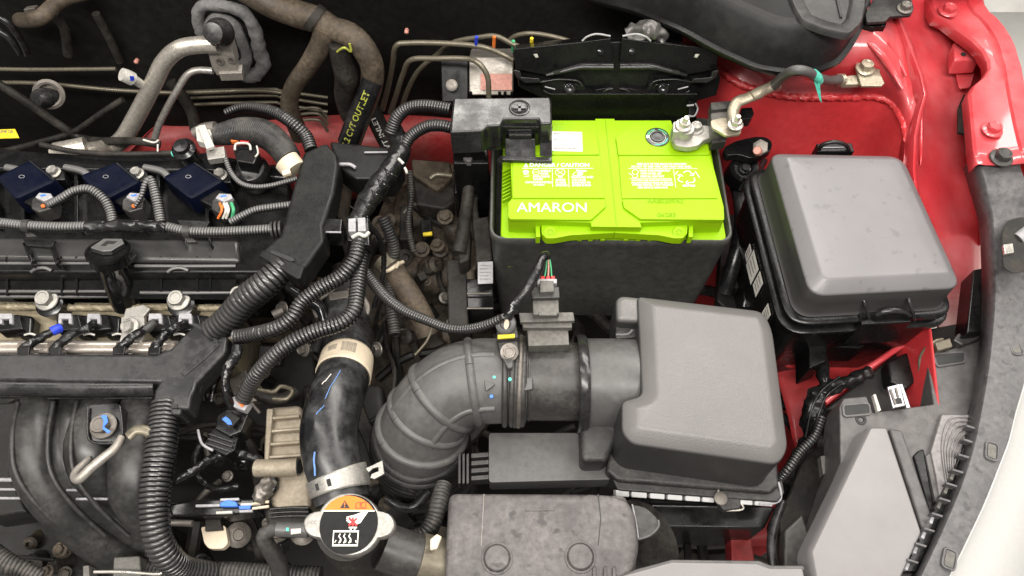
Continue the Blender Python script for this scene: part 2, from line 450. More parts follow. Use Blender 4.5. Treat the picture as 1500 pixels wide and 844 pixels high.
# undertray and deep walls that close the bay
slab('undertray', [Vector((-1.2, -.65, .14)), Vector((.75, -.65, .14)), Vector((.75, .62, .14)), Vector((-1.2, .62, .14))], .02, M['deep_black'], body, bev=0)
rows = []
for k, Z in enumerate((.14, .35, .5, .62, .74, .86, 1.0)):
    rows.append([Vector((X, .43+.012*math.sin(X*9+Z*6)+(.02 if Z < .55 else 0)-.05*max(0, Z-.8), Z)) for X in [-1.2+.13*i for i in range(15)]])
grid_sheet('firewall', rows, M['firewall'], body, sub=4)
# red ledge that shows between the pipes at the foot of the firewall
grid_sheet('cross_member', [[(190, 222, .60), (250, 165, .60), (300, 158, .60), (360, 152, .60), (440, 160, .60), (560, 150, .60), (640, 150, .60), (760, 150, .60)],
                            [(150, 240, .57), (230, 215, .58), (300, 205, .58), (360, 215, .58), (450, 205, .58), (560, 215, .58), (640, 200, .58), (760, 200, .58)],
                            [(130, 300, .48), (230, 290, .48), (300, 290, .48), (360, 290, .48), (450, 290, .48), (560, 290, .48), (640, 260, .48), (760, 260, .48)]], REDG, body, sub=4)
# wall of the inner fender below the sealed seam
top = [(1000, 70, .80), (1050, 96, .80), (1082, 122, .80), (1150, 141, .80), (1230, 143, .80), (1282, 142, .80), (1310, 156, .80), (1324, 188, .80), (1334, 250, .79), (1345, 330, .78), (1360, 450, .76), (1372, 560, .74), (1385, 700, .72)]
T3 = [W(p) for p in top]
def drop(dz, out):
    r = []
    for i, p in enumerate(T3):
        a = T3[max(0, i-1)]; b = T3[min(len(T3)-1, i+1)]; d = b-a; n = Vector((d.y, -d.x, 0)).normalized()
        r.append(p+n*out+Vector((0, 0, -dz)))
    return r
grid_sheet('inner_fender_wall', [T3, drop(.03, .004), drop(.10, .012), drop(.17, .04), drop(.24, .055), drop(.40, .06), drop(.60, .06)], REDM, body, sub=4)
tube('seam_sealer', [p+Vector((0, -.001, .001)) for p in T3[1:9]], .0042, REDM, body, rpx=False, wob=.5, seg=10, step=.0022)
# strut tower shelf, with its pressed ridge
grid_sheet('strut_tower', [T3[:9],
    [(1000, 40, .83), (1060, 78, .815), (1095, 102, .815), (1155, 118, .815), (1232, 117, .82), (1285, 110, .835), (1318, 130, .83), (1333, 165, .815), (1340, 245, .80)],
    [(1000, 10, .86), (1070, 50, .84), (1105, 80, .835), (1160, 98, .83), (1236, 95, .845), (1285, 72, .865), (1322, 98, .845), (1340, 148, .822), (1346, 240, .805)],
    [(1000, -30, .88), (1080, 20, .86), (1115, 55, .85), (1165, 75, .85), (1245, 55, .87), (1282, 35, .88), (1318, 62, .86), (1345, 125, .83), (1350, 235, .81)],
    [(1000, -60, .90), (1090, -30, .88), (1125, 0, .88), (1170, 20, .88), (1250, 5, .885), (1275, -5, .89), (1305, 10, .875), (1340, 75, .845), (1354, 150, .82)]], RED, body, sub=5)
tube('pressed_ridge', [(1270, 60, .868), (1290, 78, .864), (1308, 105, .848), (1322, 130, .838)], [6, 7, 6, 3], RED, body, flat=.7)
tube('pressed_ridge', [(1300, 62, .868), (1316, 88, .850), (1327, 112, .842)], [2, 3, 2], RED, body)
# raised seam flange between tower and the outer channel
fl = [(1302, -5, .885), (1316, 30, .875), (1333, 75, .86), (1346, 108, .848), (1353, 138, .838), (1345, 165, .828), (1338, 200, .818), (1336, 250, .81), (1345, 320, .80)]
F3 = [W(p) for p in fl]
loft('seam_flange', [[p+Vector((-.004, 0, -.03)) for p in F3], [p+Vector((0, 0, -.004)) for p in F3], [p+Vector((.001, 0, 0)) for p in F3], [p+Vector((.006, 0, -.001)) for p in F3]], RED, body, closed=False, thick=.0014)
# outer channel
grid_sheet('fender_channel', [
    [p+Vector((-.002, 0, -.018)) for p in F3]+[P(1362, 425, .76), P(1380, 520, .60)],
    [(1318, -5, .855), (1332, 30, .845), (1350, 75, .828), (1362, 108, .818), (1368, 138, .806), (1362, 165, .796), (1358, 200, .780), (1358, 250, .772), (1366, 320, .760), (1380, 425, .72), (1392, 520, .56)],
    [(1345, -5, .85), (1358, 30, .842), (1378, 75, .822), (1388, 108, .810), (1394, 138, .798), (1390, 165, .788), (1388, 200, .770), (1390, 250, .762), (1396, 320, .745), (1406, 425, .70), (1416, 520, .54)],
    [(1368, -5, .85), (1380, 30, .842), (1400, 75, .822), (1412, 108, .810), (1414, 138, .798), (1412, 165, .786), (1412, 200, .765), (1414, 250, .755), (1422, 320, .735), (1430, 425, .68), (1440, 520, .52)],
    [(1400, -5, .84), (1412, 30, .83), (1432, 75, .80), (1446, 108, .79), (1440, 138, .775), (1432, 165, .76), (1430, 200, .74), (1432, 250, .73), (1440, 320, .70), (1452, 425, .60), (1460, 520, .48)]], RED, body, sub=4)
slab('access_hole', [(1404, 158), (1412, 138), (1420, 142), (1422, 190), (1424, 226), (1416, 226), (1414, 196), (1404, 194)], .004, M['old_black'], body, z=.800, bev=0.0004)
# upper rail flange with its wavy inner edge, bolts and folded lip
inner = [(1362, -12), (1364, 10), (1370, 22), (1384, 28), (1402, 42), (1424, 58), (1438, 72), (1447, 88), (1448, 100), (1438, 114), (1424, 126), (1419, 138), (1421, 160), (1424, 190), (1426, 214), (1430, 240)]
mid = [(1412, -12), (1416, 10), (1424, 22), (1432, 28), (1444, 42), (1454, 58), (1460, 72), (1464, 88), (1468, 100), (1470, 114), (1472, 126), (1474, 138), (1478, 160), (1484, 190), (1490, 214), (1498, 240)]
I3 = [P(x, y, .865) for x, y in inner]; D3 = [P(x, y, .868) for x, y in mid]
lp = []
lofts = [[p+Vector((0, 0, -.016)) for p in I3], [p+Vector((.0006, 0, -.003)) for p in I3], [p+Vector((.003, 0, 0)) for p in I3], [p.lerp(q, .25)+Vector((0, 0, -.002)) for p, q in zip(I3, D3)], [p.lerp(q, .7)+Vector((0, 0, -.002)) for p, q in zip(I3, D3)],
         [p+Vector((0, 0, .001)) for p in D3], [p+Vector((.002, 0, .004)) for p in D3], [p+Vector((.020, 0, .004)) for p in D3], [p+Vector((.022, 0, .002)) for p in D3], [p+Vector((.034, 0, -.020)) for p in D3], [p+Vector((.040, 0, -.10)) for p in D3], [p+Vector((.05, 0, -.4)) for p in D3]]
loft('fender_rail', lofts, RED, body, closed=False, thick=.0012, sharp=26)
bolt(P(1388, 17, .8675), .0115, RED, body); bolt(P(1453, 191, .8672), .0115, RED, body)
# hat shaped bracket with a hole, standing in the channel
br = thing('fender_bracket', 'small red box shaped metal bracket with a hole, welded beside the fender rail', 'bracket', P(1418, 100, .80))
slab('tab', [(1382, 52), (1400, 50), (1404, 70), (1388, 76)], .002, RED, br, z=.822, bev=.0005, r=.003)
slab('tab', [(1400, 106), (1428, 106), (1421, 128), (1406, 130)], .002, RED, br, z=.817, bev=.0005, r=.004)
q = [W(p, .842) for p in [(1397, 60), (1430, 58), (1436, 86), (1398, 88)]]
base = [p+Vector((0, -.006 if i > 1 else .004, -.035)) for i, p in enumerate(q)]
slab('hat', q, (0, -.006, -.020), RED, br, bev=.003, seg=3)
lathe('hole', [(.0032, 0), (.0032, .0008)], P(1411, 80, .8425), (0, 0, 1), M['ink'], br, seg=14)
# lower red rail seen under the fuse box and beside the air filter box
grid_sheet('lower_rail', [[(1110, 440, .56), (1110, 480, .60), (1140, 560, .62), (1160, 640, .62), (1160, 700, .60), (1040, 800, .56)],
                          [(1160, 440, .56), (1165, 480, .62), (1200, 560, .63), (1215, 640, .62), (1215, 700, .60), (1080, 800, .56)],
                          [(1300, 440, .56), (1310, 480, .60), (1330, 560, .60), (1330, 640, .58), (1330, 700, .56), (1130, 800, .54)]], REDM, body, sub=4)
lathe('rail_boss', [(.016, 0), (.015, .003), (.012, .004), (.008, .0035), (.007, -.002), (.0001, -.002)], P(1157, 523, .642), (0, 0, 1), REDM, body)
lathe('hole', [(.0065, 0), (.0065, .0012)], P(1157, 521, .6445), (0, 0, 1), M['ink'], body, seg=16)
tube('red_rod', [(1208, 590, .70), (1260, 548, .70), (1330, 500, .70)], 4.5, RED, body)
slab('red_strut', [(1070, 770), (1098, 765), (1108, 838), (1072, 838)], .03, REDG, body, z=.60, bev=.002)

# ------------------------------------------------------------------ cowl cover
mk('cowl_grey', (.035, .034, .034), .42, dust=.5, dcol=(.10, .097, .095), dscale=14, grain=.2)
cow = thing('cowl_cover', 'black moulded cowl cover with a grey dished centre above the strut tower', 'cowl cover', P(1100, 60, .84))
rim = [(850, -8), (880, 2), (930, 14), (1000, 44), (1050, 72), (1110, 99), (1150, 105), (1200, 103), (1230, 90), (1248, 66), (1262, 40), (1273, 12), (1275, -60), (850, -60)]
r3 = [P(x, y, .885) for x, y in rim]
r3[-1] = P(850, -60, .92); r3[-2] = P(1275, -60, .92)
r3 = fillet(r3, .012, 3)
def shift(ps, d, dz): return [Vector((p.x, p.y, p.z+dz)) for p in outset(ps, d)]
loft('shell', [shift(r3, -.002, -.010), shift(r3, .002, -.004), shift(r3, .002, 0), shift(r3, -.004, .001), shift(r3, -.006, .006), shift(r3, -.020, .040), shift(r3, -.026, .046), shift(r3, -.036, .046)], M['cowl'], cow, sharp=40)
dish = [(1150, -20), (1158, 6), (1172, 32), (1206, 45), (1244, 54), (1262, 36), (1268, 10), (1268, -20)]
d3 = Plan(dish, .934, .008, 4)
loft('dish', [d3(0, .928), d3(0, .934), d3(-.002, .9365), d3(-.014, .9365), d3(-.016, .935), d3(-.018, .932)], M['cowl_grey'], cow, sharp=40)
tube('rib', [(1222, -20, .933), (1228, 8, .933), (1232, 26, .933)], 2.0, M['cowl_grey'], cow)
hb = thing('hinge_bracket', 'dark grey flat steel bracket with one bolt at the corner of the cowl cover', 'bracket', P(1310, 20, .89))
slab('plate', [(1268, 20), (1285, -12), (1332, -12), (1339, 12), (1335, 22), (1303, 24), (1298, 31), (1270, 33)], .004, M['airbox_dark'], hb, z=.895, bev=.001, r=.003)
slab('foot', [(1266, 30), (1300, 26), (1298, 38), (1280, 40), (1264, 36)], .012, M['black_plastic'], hb, z=.884, bev=.001)
bolt(P(1325, 13, .896), .0095, M['dull_metal'], hb)
# ================================================================== battery in its tray
LIME = M['lime']
trayT = thing('battery_tray', 'dark grey plastic battery box holding the lime green battery', 'battery tray', P(890, 420, .55))
ring = [(722, 176), (1044, 176), (1073, 356), (718, 352)]
t3 = Plan(ring, .764, .018, 6)
def lv(ps, d, z): return [Vector((p.x, p.y, z)) for p in outset(ps, d)]
loft('box', [t3(-.008, .56), t3(-.004, .64), t3(0, .752), t3(.0012, .756), t3(.0012, .766), t3(.0, .768), t3(-.0022, .768), t3(-.003, .766), t3(-.0045, .70), t3(-.02, .69)], M['tray'], trayT, cap0=True, cap1=True, sharp=40)

bat = thing('car_battery', 'lime green car battery with white warning print on its lid', 'battery', P(895, 270, .60))
B0 = [(737, 190), (1036, 190), (1064.5, 354), (733, 351)]
b3 = Plan(B0, .766, .008, 3)
loft('case', [b3(-.002, .70), b3(-.001, .75), b3(0, .766), b3(-.001, .768), b3(-.004, .769), b3(-.012, .769)], LIME, bat)
# raised lid platform: stops short of the front where the handles fold down
z1 = .795
plat = [(800, 176), (983, 176), (985, 182), (1038, 188), (1041, 226), (1060, 301), (1061, 322), (938, 326), (937, 331), (866, 331), (865, 326), (745, 322), (744, 297), (750, 290), (746, 200), (790, 190)]
slab('lid', plat, .028, LIME, bat, z=z1, bev=.0012, seg=3)
# centre spine that runs to the front edge, and the seam along it
slab('spine', [(872, 174), (900, 174), (912, 303), (936, 322), (940, 333), (866, 332), (868, 322), (887, 301)], .030, LIME, bat, z=z1+.0004, bev=.0003)
strip('seam', [(886.5, 174), (896, 262), (903, 331)], 1.1, z1+.0005, M['lime_dark'], bat)
# raised panels, back, middle and front, left and right of the spine
zp = z1+.0036
def panel(pts, z=zp, r=.004): return slab('raised_panel', pts, .005, LIME, bat, z=z, bev=.0011, seg=2, r=r, n=3)
panel([(790, 181), (851, 181), (875, 200), (878, 226.5), (751, 226.5), (751, 200)], r=.002)
panel([(925, 181), (978, 181), (986, 185), (1036, 190), (1039, 226.5), (906, 227), (902, 201)], r=.002)
panel([(752, 228), (878.5, 228), (886, 290), (751, 290)], zp-.0016, .0006)
panel([(906.5, 228.5), (1039.5, 228), (1051, 290.5), (911, 290.5)], zp-.0016, .0006)
panel([(752, 292), (886, 292), (888, 302), (866, 322), (747, 321), (744.5, 318), (744.5, 296)], zp, .002)
panel([(911.5, 292), (1052, 292), (1060, 301), (1061, 322), (938, 321), (914, 304)], zp, .002)
# slanted ribs at the side of the lid
for k in range(9):
    y = 245+k*5.2
    slab('side_rib', [(736, y+6), (748, y), (748, y+1.6), (736, y+7.6)], .006, LIME, bat, z=.778, bev=.0003)
# front: fold-down rope handles with pivots, posts and teeth
zf = .786
for side in (0, 1):
    mx = (lambda x: x) if side == 0 else (lambda x: 1801.5-x+(x-902)*.012)
    h = slab('handle', [(mx(795), 326), (mx(832), 326.5), (mx(834), 331), (mx(901), 331.5), (mx(901), 341), (mx(836), 344.5), (mx(812), 349), (mx(800), 349), (mx(793.5), 342), (mx(793), 332)], .012, LIME, bat, z=zf, bev=.001, r=.002)
    lathe('pivot', [(.0075, -.003), (.0075, .001), (.0062, .0018), (.0040, .0018), (.0034, .0008), (.0024, .0008), (.002, .0018), (.0001, .0018)], P(mx(806), 341.5, zf+.0004), (0, -.5, 1), LIME, h, seg=20)
    slab('post', [(mx(784), 325), (mx(791), 325), (mx(791.5), 347), (mx(785), 347)], .014, LIME, bat, z=zf-.002, bev=.0007)
    for x in ((832, 849, 865, 883) if side == 0 else (917, 935, 952, 968)):
        slab('tooth', [(x-3.5, 346.5), (x+3.5, 346.5), (x+3.5, 351), (x-3.5, 351)], .004, LIME, bat, z=.773, bev=.0006)
# charge indicator
c = P(963, 201, zp+.0004)
lathe('charge_eye', [(.0150, -.002), (.0150, .0006), (.0146, .0009), (.0090, .0009), (.0086, .002), (.0070, .002), (.0064, .0010), (.0001, .0009)], c, (0, 0, 1), M['gloss_black'], bat, seg=32)
def arcprint(cx, cy, r0, r1, a0, a1, z, m, parent, n=14):
    c = P(cx, cy, z); vs = []; fs = []
    for i in range(n+1):
        a = R(a0+(a1-a0)*i/n)
        for r in (r0, r1): vs.append(c+Vector((r*math.cos(a), r*math.sin(a), .0003)))
    for i in range(n): fs.append([2*i, 2*i+1, 2*i+3, 2*i+2])
    return mesh('print', vs, fs, m, parent, recalc=False)
arcprint(963, 201, .0110, .0132, 100, 165, zp+.0014, M['green_wire'], bat); arcprint(963, 201, .0105, .0138, 166, 188, zp+.0014, M['print_white'], bat)
arcprint(963, 201, .0115, .0128, 250, 350, zp+.0014, M['teal'], bat); arcprint(963, 201, .0115, .0135, 20, 80, zp+.0014, M['green_wire'], bat); arcprint(963, 201, .0098, .0102, 0, 360, zp+.0014, M['print_white'], bat, 32)
# paper label (the square code on it is left off)
lb = slab('paper_label', [(806, 192.5), (852.5, 193.5), (853.5, 222), (806, 221)], .0004, M['sticker'], bat, z=zp+.0006, bev=0)
for y, a, b in ((196.5, 811, 821), (196.8, 832, 843), (205, 811, 828)): letter('0093094', a, y-1.6, b, y+.6, zp+.0006, M['ink_grey'], lb, .01)
letter('0000A206283', 811, 216, 846, 219.3, zp+.0006, M['ink_grey'], lb, .02)
# warning print
WP = M['print_white']; zm = zp-.0016; zl = zm+.0002
letter('DANGER / CAUTION', 776, 239.5, 863, 245, zl, WP, bat, .03)
slab('print', [(770.5, 239), (774, 245), (767, 245)], .0003, WP, bat, z=zl+.0005, bev=0)
strip('print', [(765, 247), (869, 247)], .9, zl, WP, bat); strip('print', [(809, 248.5), (809.5, 274.5)], .7, zl, WP, bat); strip('print', [(832.5, 248.5), (833.5, 274.5)], .7, zl, WP, bat)
for s, a, b, y in (('SHIELD', 792, 807, 251), ('EYES', 792, 803, 255), ('EXPLOSIVE', 781, 805, 259.2), ('GASES', 781, 795, 263.2), ('CAN CAUSE BLINDNESS', 769.5, 808, 267.6), ('OR INJURY', 781, 798, 271.8),
                   ('NO', 818, 824, 260), ('SPARKS', 814, 828, 264), ('FLAMES', 814, 829, 268), ('SMOKING', 814, 831, 272),
                   ('SULPHURIC ACID', 837, 869, 260), ('CAN CAUSE', 838, 858, 264), ('BLINDNESS OR', 838, 865, 268), ('SEVERE BURNS', 838, 865.5, 272)):
    letter(s, a, y-1.6, b, y+1.5, zl, WP, bat, .025)
strip('print', ell(785, 252.5, 5, 4, 14), .8, zl, WP, bat, closed=True); strip('print', [(780, 252.5), (790, 252.5)], .7, zl, WP, bat)
for k in range(5): strip('print', [(766+k*2.1, 249+abs(k-2)), (768.5+k*1.2, 254.5)], 1.2, zl, WP, bat)
strip('print', [(767, 256), (775, 257), (774, 259), (768, 259)], .8, zl, WP, bat)
strip('print', ell(820.5, 253, 7, 5.2, 18), .8, zl, WP, bat, closed=True); strip('print', [(815.5, 249.6), (825.5, 256.4)], .8, zl, WP, bat); strip('print', [(817, 255), (824, 251)], .7, zl, WP, bat)
strip('print', [(839, 256), (843, 252.5), (850, 252), (855, 254), (850, 257.5), (839, 257.5)], .8, zl, WP, bat, closed=True); strip('print', [(844, 250), (859, 251)], 2, zl, WP, bat); slab('print', [(846, 253), (853, 252.5), (853, 257), (846, 257)], .0003, WP, bat, z=zl+.0005, bev=0, r=.001)
# brand word in outlined letters
letter('AMARON', 757, 297.5, 859, 311, zp+.0002, WP, bat, 0)
# second warning block
for s, a, b, y, h in (('KEEP OUT OF THE REACH OF CHILDREN', 933, 1005, 240.8, 1.4), ('DO NOT TIP. KEEP VENT CAPS TIGHT AND LEVEL.', 925, 1013, 244.6, 1.4),
                   ('FLUSH EYES IMMEDIATELY', 937, 982, 250.5, 1.5), ('WITH WATER. GET', 938, 969, 254.8, 1.5), ('MEDICAL HELP FAST', 938, 973, 259, 1.5),
                   ('CAUTION: FOR SAFE JUMP STARTING', 925, 984, 264.8, 1.4), ('FOLLOW INSTRUCTIONS IN VEHICLE', 925, 985, 268.2, 1.4), ('OWNERS MANUAL, IF NOT AVAILABLE', 926, 986, 271.6, 1.4), ('SEEK SERVICE ASSISTANCE', 934, 978, 275.2, 1.4)):
    letter(s, a, y-h, b, y+h, zl, WP, bat, .03)
strip('print', [(920, 247.2), (1022, 247.4)], .7, zl, WP, bat); strip('print', [(922, 262), (984, 262)], .6, zl, WP, bat); strip('print', [(986.5, 248.5), (990, 275)], .7, zl, WP, bat)
strip('print', ell(930.5, 252.5, 4.5, 3.6, 12), .8, zl, WP, bat, closed=True); strip('print', [(921, 254), (926, 257), (927, 260.5), (933, 260.5), (934, 256)], 1, zl, WP, bat)
cx, cy = 1006, 260.5
for k in range(3):
    def rot(x, y, a=R(120*k)): return (cx+(x*math.cos(a)-y*math.sin(a)), cy+(x*math.sin(a)+y*math.cos(a))*.74)
    strip('print', [rot(-5, -9.5), rot(-1, -13), rot(3.5, -13), rot(7.5, -7), rot(10.5, -7.8)], 1.5, zl, WP, bat); strip('print', [rot(4.5, -4.5), rot(9.5, -3.8), rot(10.8, -9.5)], 1.2, zl, WP, bat)
letter('RECYCLE', 1000, 271, 1018, 274, zl, WP, bat, .03)
strip('print', [(989, 256), (993, 251)], 1, zl, WP, bat); strip('print', [(1018, 251), (1025, 261)], 1, zl, WP, bat)
letter('AAB0309A2', 948, 291.5, 1001, 298, zp+.0002, M['lime_dark'], bat, .012); letter('06283', 963, 312, 990, 318, zp+.0002, M['lime_dark'], bat, .01)

# ------------------------------------------------------------------ positive terminal cover
pc = thing('terminal_cover', 'glossy black terminal cover with a moulded plus sign on the battery', 'terminal cover', P(735, 215, .80))
zt = .842
GB = M['black_plastic']
mk('cover_black', (.018, .0175, .018), .17, dust=.20, dcol=(.085, .082, .082), dscale=30, grain=.03)
topo = [(664, 143), (806, 141.5), (808, 150), (809, 181), (792, 182), (788, 174.5), (738, 174.5), (733, 184.5), (714, 185), (707, 192), (659, 194), (660, 178)]
slab('cover', topo, .040, M['cover_black'], pc, z=zt, bev=.0028, seg=3)
slab('side_skirt', [(660, 190), (706, 189), (709, 196), (662, 198)], .075, M['black_plastic'], pc, z=.815, bev=.002)
slab('front_leg', [(709, 187), (733, 186), (735, 191), (711, 193)], .036, M['cover_black'], pc, z=.832, bev=.0015)
slab('front_leg', [(790, 182), (809, 181), (809.5, 188), (790, 188)], .030, M['cover_black'], pc, z=.832, bev=.0015)
slab('recess', [(734, 181), (790, 181), (790, 186), (734, 186)], .04, M['gloss_black'], pc, z=.832, bev=.0005)
la = slab('latch', [(745, 189), (779, 188.5), (779, 198), (745, 198)], .008, M['cover_black'], pc, z=.824, bev=.001)
slab('latch_lip', [(744.5, 188), (779, 187.5), (779, 190.5), (744.5, 191)], .003, M['cover_black'], la, z=.8275, bev=.0006)
slab('latch_plate', [(740, 203, .816), (784, 203, .816), (784.5, 232, .800), (740, 231, .800)], (0, .004, -.004), M['cover_black'], pc, bev=.001)
slab('bottom_lip', [(735, 228), (808, 230), (809, 236), (735, 234)], .006, M['cover_black'], pc, z=.803, bev=.001)
slab('skirt_panel', [(791, 188, .816), (808.5, 188, .816), (809, 230, .801), (791, 229, .801)], (0, .004, -.003), M['cover_black'], pc, bev=.001)
slab('lower_housing', [(662, 196, .77), (712, 196, .77), (716, 240, .765), (664, 240, .765)], .10, M['black_plastic'], pc, bev=.002)
slab('housing_tab', [(676, 229), (692, 230), (690, 236), (684, 236)], .01, M['grey_plastic'], pc, z=.772, bev=.001)
c = P(761, 158.5, zt)
lathe('plus_ring', [(.0130, -.001), (.0130, .0007), (.0122, .0011), (.0108, .0011), (.0104, .0004), (.0098, .0002), (.0001, .0002)], c, (0, 0, 1), M['cover_black'], pc, seg=32)
for sx, sy in ((.0155, .0042), (.0042, .0135)): box('plus_bar', c+Vector((0, 0, .0009)), (sx, sy, .0018), M['gloss_black'], pc, bev=.0004)
# ------------------------------------------------------------------ negative clamp, sensor and earth cable
nc = thing('earth_cable', 'short grey earth cable with battery clamp, sensor block and gold ring lugs', 'cable', P(1030, 190, .795))
slab('clamp', [(984, 201), (990, 196), (1012, 186), (1030, 183), (1048, 186), (1046, 200), (1030, 206), (1024, 213), (1008, 216), (990, 213)], .009, M['lead'], nc, z=.812, bev=.002, r=.004)
lathe('post', [(.0115, 0), (.0112, .016), (.0105, .018), (.0001, .018)], P(1000, 202, .806), (0, 0, 1), M['lead'], nc)
slab('clamp_jaw', [(986, 178), (1009, 177), (1010, 192), (986, 194)], .018, M['lead'], nc, z=.826, bev=.002, r=.003)
bolt(P(1001, 184, .827), .010, M['steel'], nc, stud=True, axis=(.05, -.1, 1)); bolt(P(1019, 189, .812), .010, M['lead'], nc)
slab('sensor', [(1041, 160), (1066, 158), (1070, 190), (1043, 193)], .022, M['grey_connector'], nc, z=.826, bev=.0015)
slab('sensor_cap', [(1041, 150), (1072, 147), (1073, 158), (1042, 161)], .016, M['duct_dark'], nc, z=.832, bev=.001)
slab('sensor_skirt', [(1041, 193), (1062, 192), (1064, 207), (1043, 210)], .014, M['airbox_dark'], nc, z=.812, bev=.001)
slab('socket', [(1086, 158), (1102, 157), (1105, 166), (1100, 174), (1086, 175)], .014, M['black_plastic'], nc, z=.822, bev=.001)
slab('bus_bar', [(1041, 176), (1062, 172), (1088, 174), (1085, 196), (1064, 199), (1042, 186)], .004, M['zinc'], nc, z=.831, bev=.001, r=.003)
tube('cable_lug', [(1078, 184, .835), (1074, 165, .838), (1080, 150, .842), (1094, 144, .845), (1106, 139, .848)], [9, 9, 8.5, 8, 8], M['zinc'], nc, flat=.55, wob=.06)
tube('crimp', [(1101, 142, .848), (1112, 136, .850), (1124, 130, .852), (1139, 123, .853)], [8, 9, 8, 9], M['zinc'], nc, wob=.10, step=.002)
bolt(P(1077, 183, .838), .0095, M['steel'], nc, stud=True)
cab, fr = tube('cable', [(1134, 126, .855), (1146, 113, .880), (1164, 103, .908), (1182, 105, .905), (1196, 113, .885), (1212, 118, .858), (1230, 117, .844)], 7.2, M['duct_grey'], nc)
tube('crimp', [(1224, 118, .842), (1236, 117, .842)], 9, M['zinc'], nc, wob=.08)
slab('lug_barrel', [(1234, 111), (1262, 108), (1262, 123), (1234, 124)], .007, M['zinc'], nc, z=.842, bev=.002)
slab('lug_plate', [(1254, 101), (1262, 97), (1280, 99), (1290, 102), (1289, 106), (1292, 113), (1296, 122), (1292, 126), (1262, 126)], .003, M['zinc'], nc, z=.846, bev=.0008)
bolt(P(1267, 101, .847), .012, M['zinc'], nc)
tube('tag', [(1191, 108, .896), (1197, 113, .889), (1199, 118, .880)], 7.6, M['teal'], nc, flat=.9)
slab('tag_tail', [(1191, 114, .892), (1200, 114, .890), (1200, 132, .872), (1204, 151, .860), (1200, 146, .862), (1195, 128, .876)], (.0005, .0005, -.0008), M['teal'], nc, bev=.0002)
# ================================================================== fuse box
fb = thing('fuse_box', 'black fuse box with a smooth grey lid beside the inner fender', 'fuse box', P(1230, 480, .60))
lidp = [(1129, 224), (1322, 228), (1409, 420), (1188, 432)]
l3 = Plan(lidp, .832, [.014, .018, .016, .018], 6)
lid = loft('lid', [l3(.005, .790), l3(.003, .794), l3(.0015, .812), l3(.0008, .8285), l3(.0002, .8300), l3(-.0012, .8312), l3(-.0115, .8400), l3(-.0132, .8410), l3(-.0150, .8413), l3(-.03, .8414)], M['fuse_lid'], fb, sharp=60)
loft('rim', [l3(.008, .780), l3(.0125, .782), l3(.0125, .787), l3(.010, .789), l3(.004, .789)], M['black_plastic'], fb, cap0=False, cap1=False, sharp=50)
loft('rim', [l3(.010, .766), l3(.0165, .768), l3(.0165, .773), l3(.013, .775), l3(.005, .775)], M['black_plastic'], fb, cap0=False, cap1=False, sharp=50)
loft('body', [l3(-.004, .60), l3(0, .66), l3(.008, .700), l3(.010, .768), l3(.008, .784), l3(.003, .789)], M['black_plastic'], fb, sharp=50)
# front latch with two bright ribs, rear hinge loop
lt_ = slab('latch', [(1256, 450), (1330, 448), (1336, 472), (1262, 476)], .05, M['black_plastic'], fb, z=.792, bev=.0015)
for x in (1266, 1332):
    tube('latch_rib', [(x-2, 434, .815), (x+1, 446, .812), (x+7, 464, .795), (x+8, 470, .78)], 2.6, M['cover_black'], lt_)
tube('latch_lever', [(1283, 462, .797), (1296, 456, .803), (1312, 454, .804), (1328, 457, .800), (1334, 463, .796)], [3, 5, 6, 5, 3], M['cover_black'], lt_, flat=.8)
slab('latch_seat', [(1258, 474), (1334, 472), (1326, 480), (1252, 482)], .03, M['black_plastic'], lt_, z=.770, bev=.001)
hg = thing
tube('hinge_loop', [(1200, 219, .80), (1205, 212, .812), (1222, 208, .818), (1238, 212, .812), (1244, 220, .80)], 3, M['cover_black'], fb)
slab('hinge_seat', [(1196, 210), (1248, 209), (1252, 222), (1198, 222)], .03, M['black_plastic'], fb, z=.80, bev=.0015)
strip('hinge_edge', [(1206, 216.5), (1236, 216)], 1.6, .8004, M['pale_connector'], fb)
# part-number stickers on the side wall
wa, wd = l3.b[0], l3.b[3]; wn = Vector((wd.y-wa.y, -(wd.x-wa.x), 0)).normalized()
if wn.x > 0: wn = -wn
for t0, t1, z0, z1_ in ((.40, .55, .742, .706), (.33, .39, .735, .710), (.57, .66, .745, .712), (.80, .88, .745, .722)):
    qd = [wa.lerp(wd, t)+wn*(.0108 if zz_ > .72 else .0100)+Vector((0, 0, zz_-wa.z)) for t, zz_ in ((t0, z0), (t1, z0), (t1, z1_), (t0, z1_))]
    st = slab('sticker', qd, wn*.0004, M['sticker'], fb, bev=0)
    for k in range(3):
        f = .25+.25*k; a = qd[0].lerp(qd[3], f)+wn*.0006; b = qd[1].lerp(qd[2], f)+wn*.0006
        slab('print', [a.lerp(b, .15), a.lerp(b, .8), a.lerp(b, .8)+Vector((0, 0, .002)), a.lerp(b, .15)+Vector((0, 0, .002))], wn*.0002, M['ink_grey'], st, bev=0)
# feet under the front edge
slab('foot', [(1184, 490), (1216, 488), (1210, 530), (1186, 540)], .05, M['black_plastic'], fb, z=.72, bev=.002)
slab('foot', [(1130, 470), (1320, 478), (1260, 510), (1135, 505)], .04, M['black_plastic'], fb, z=.715, bev=.002)
strip('foot_edge', [(1189, 493.5), (1212, 494)], 1.6, .7206, M['pale_connector'], fb); strip('foot_edge', [(1318, 494.5), (1330, 495)], 1.6, .7156, M['pale_connector'], fb)
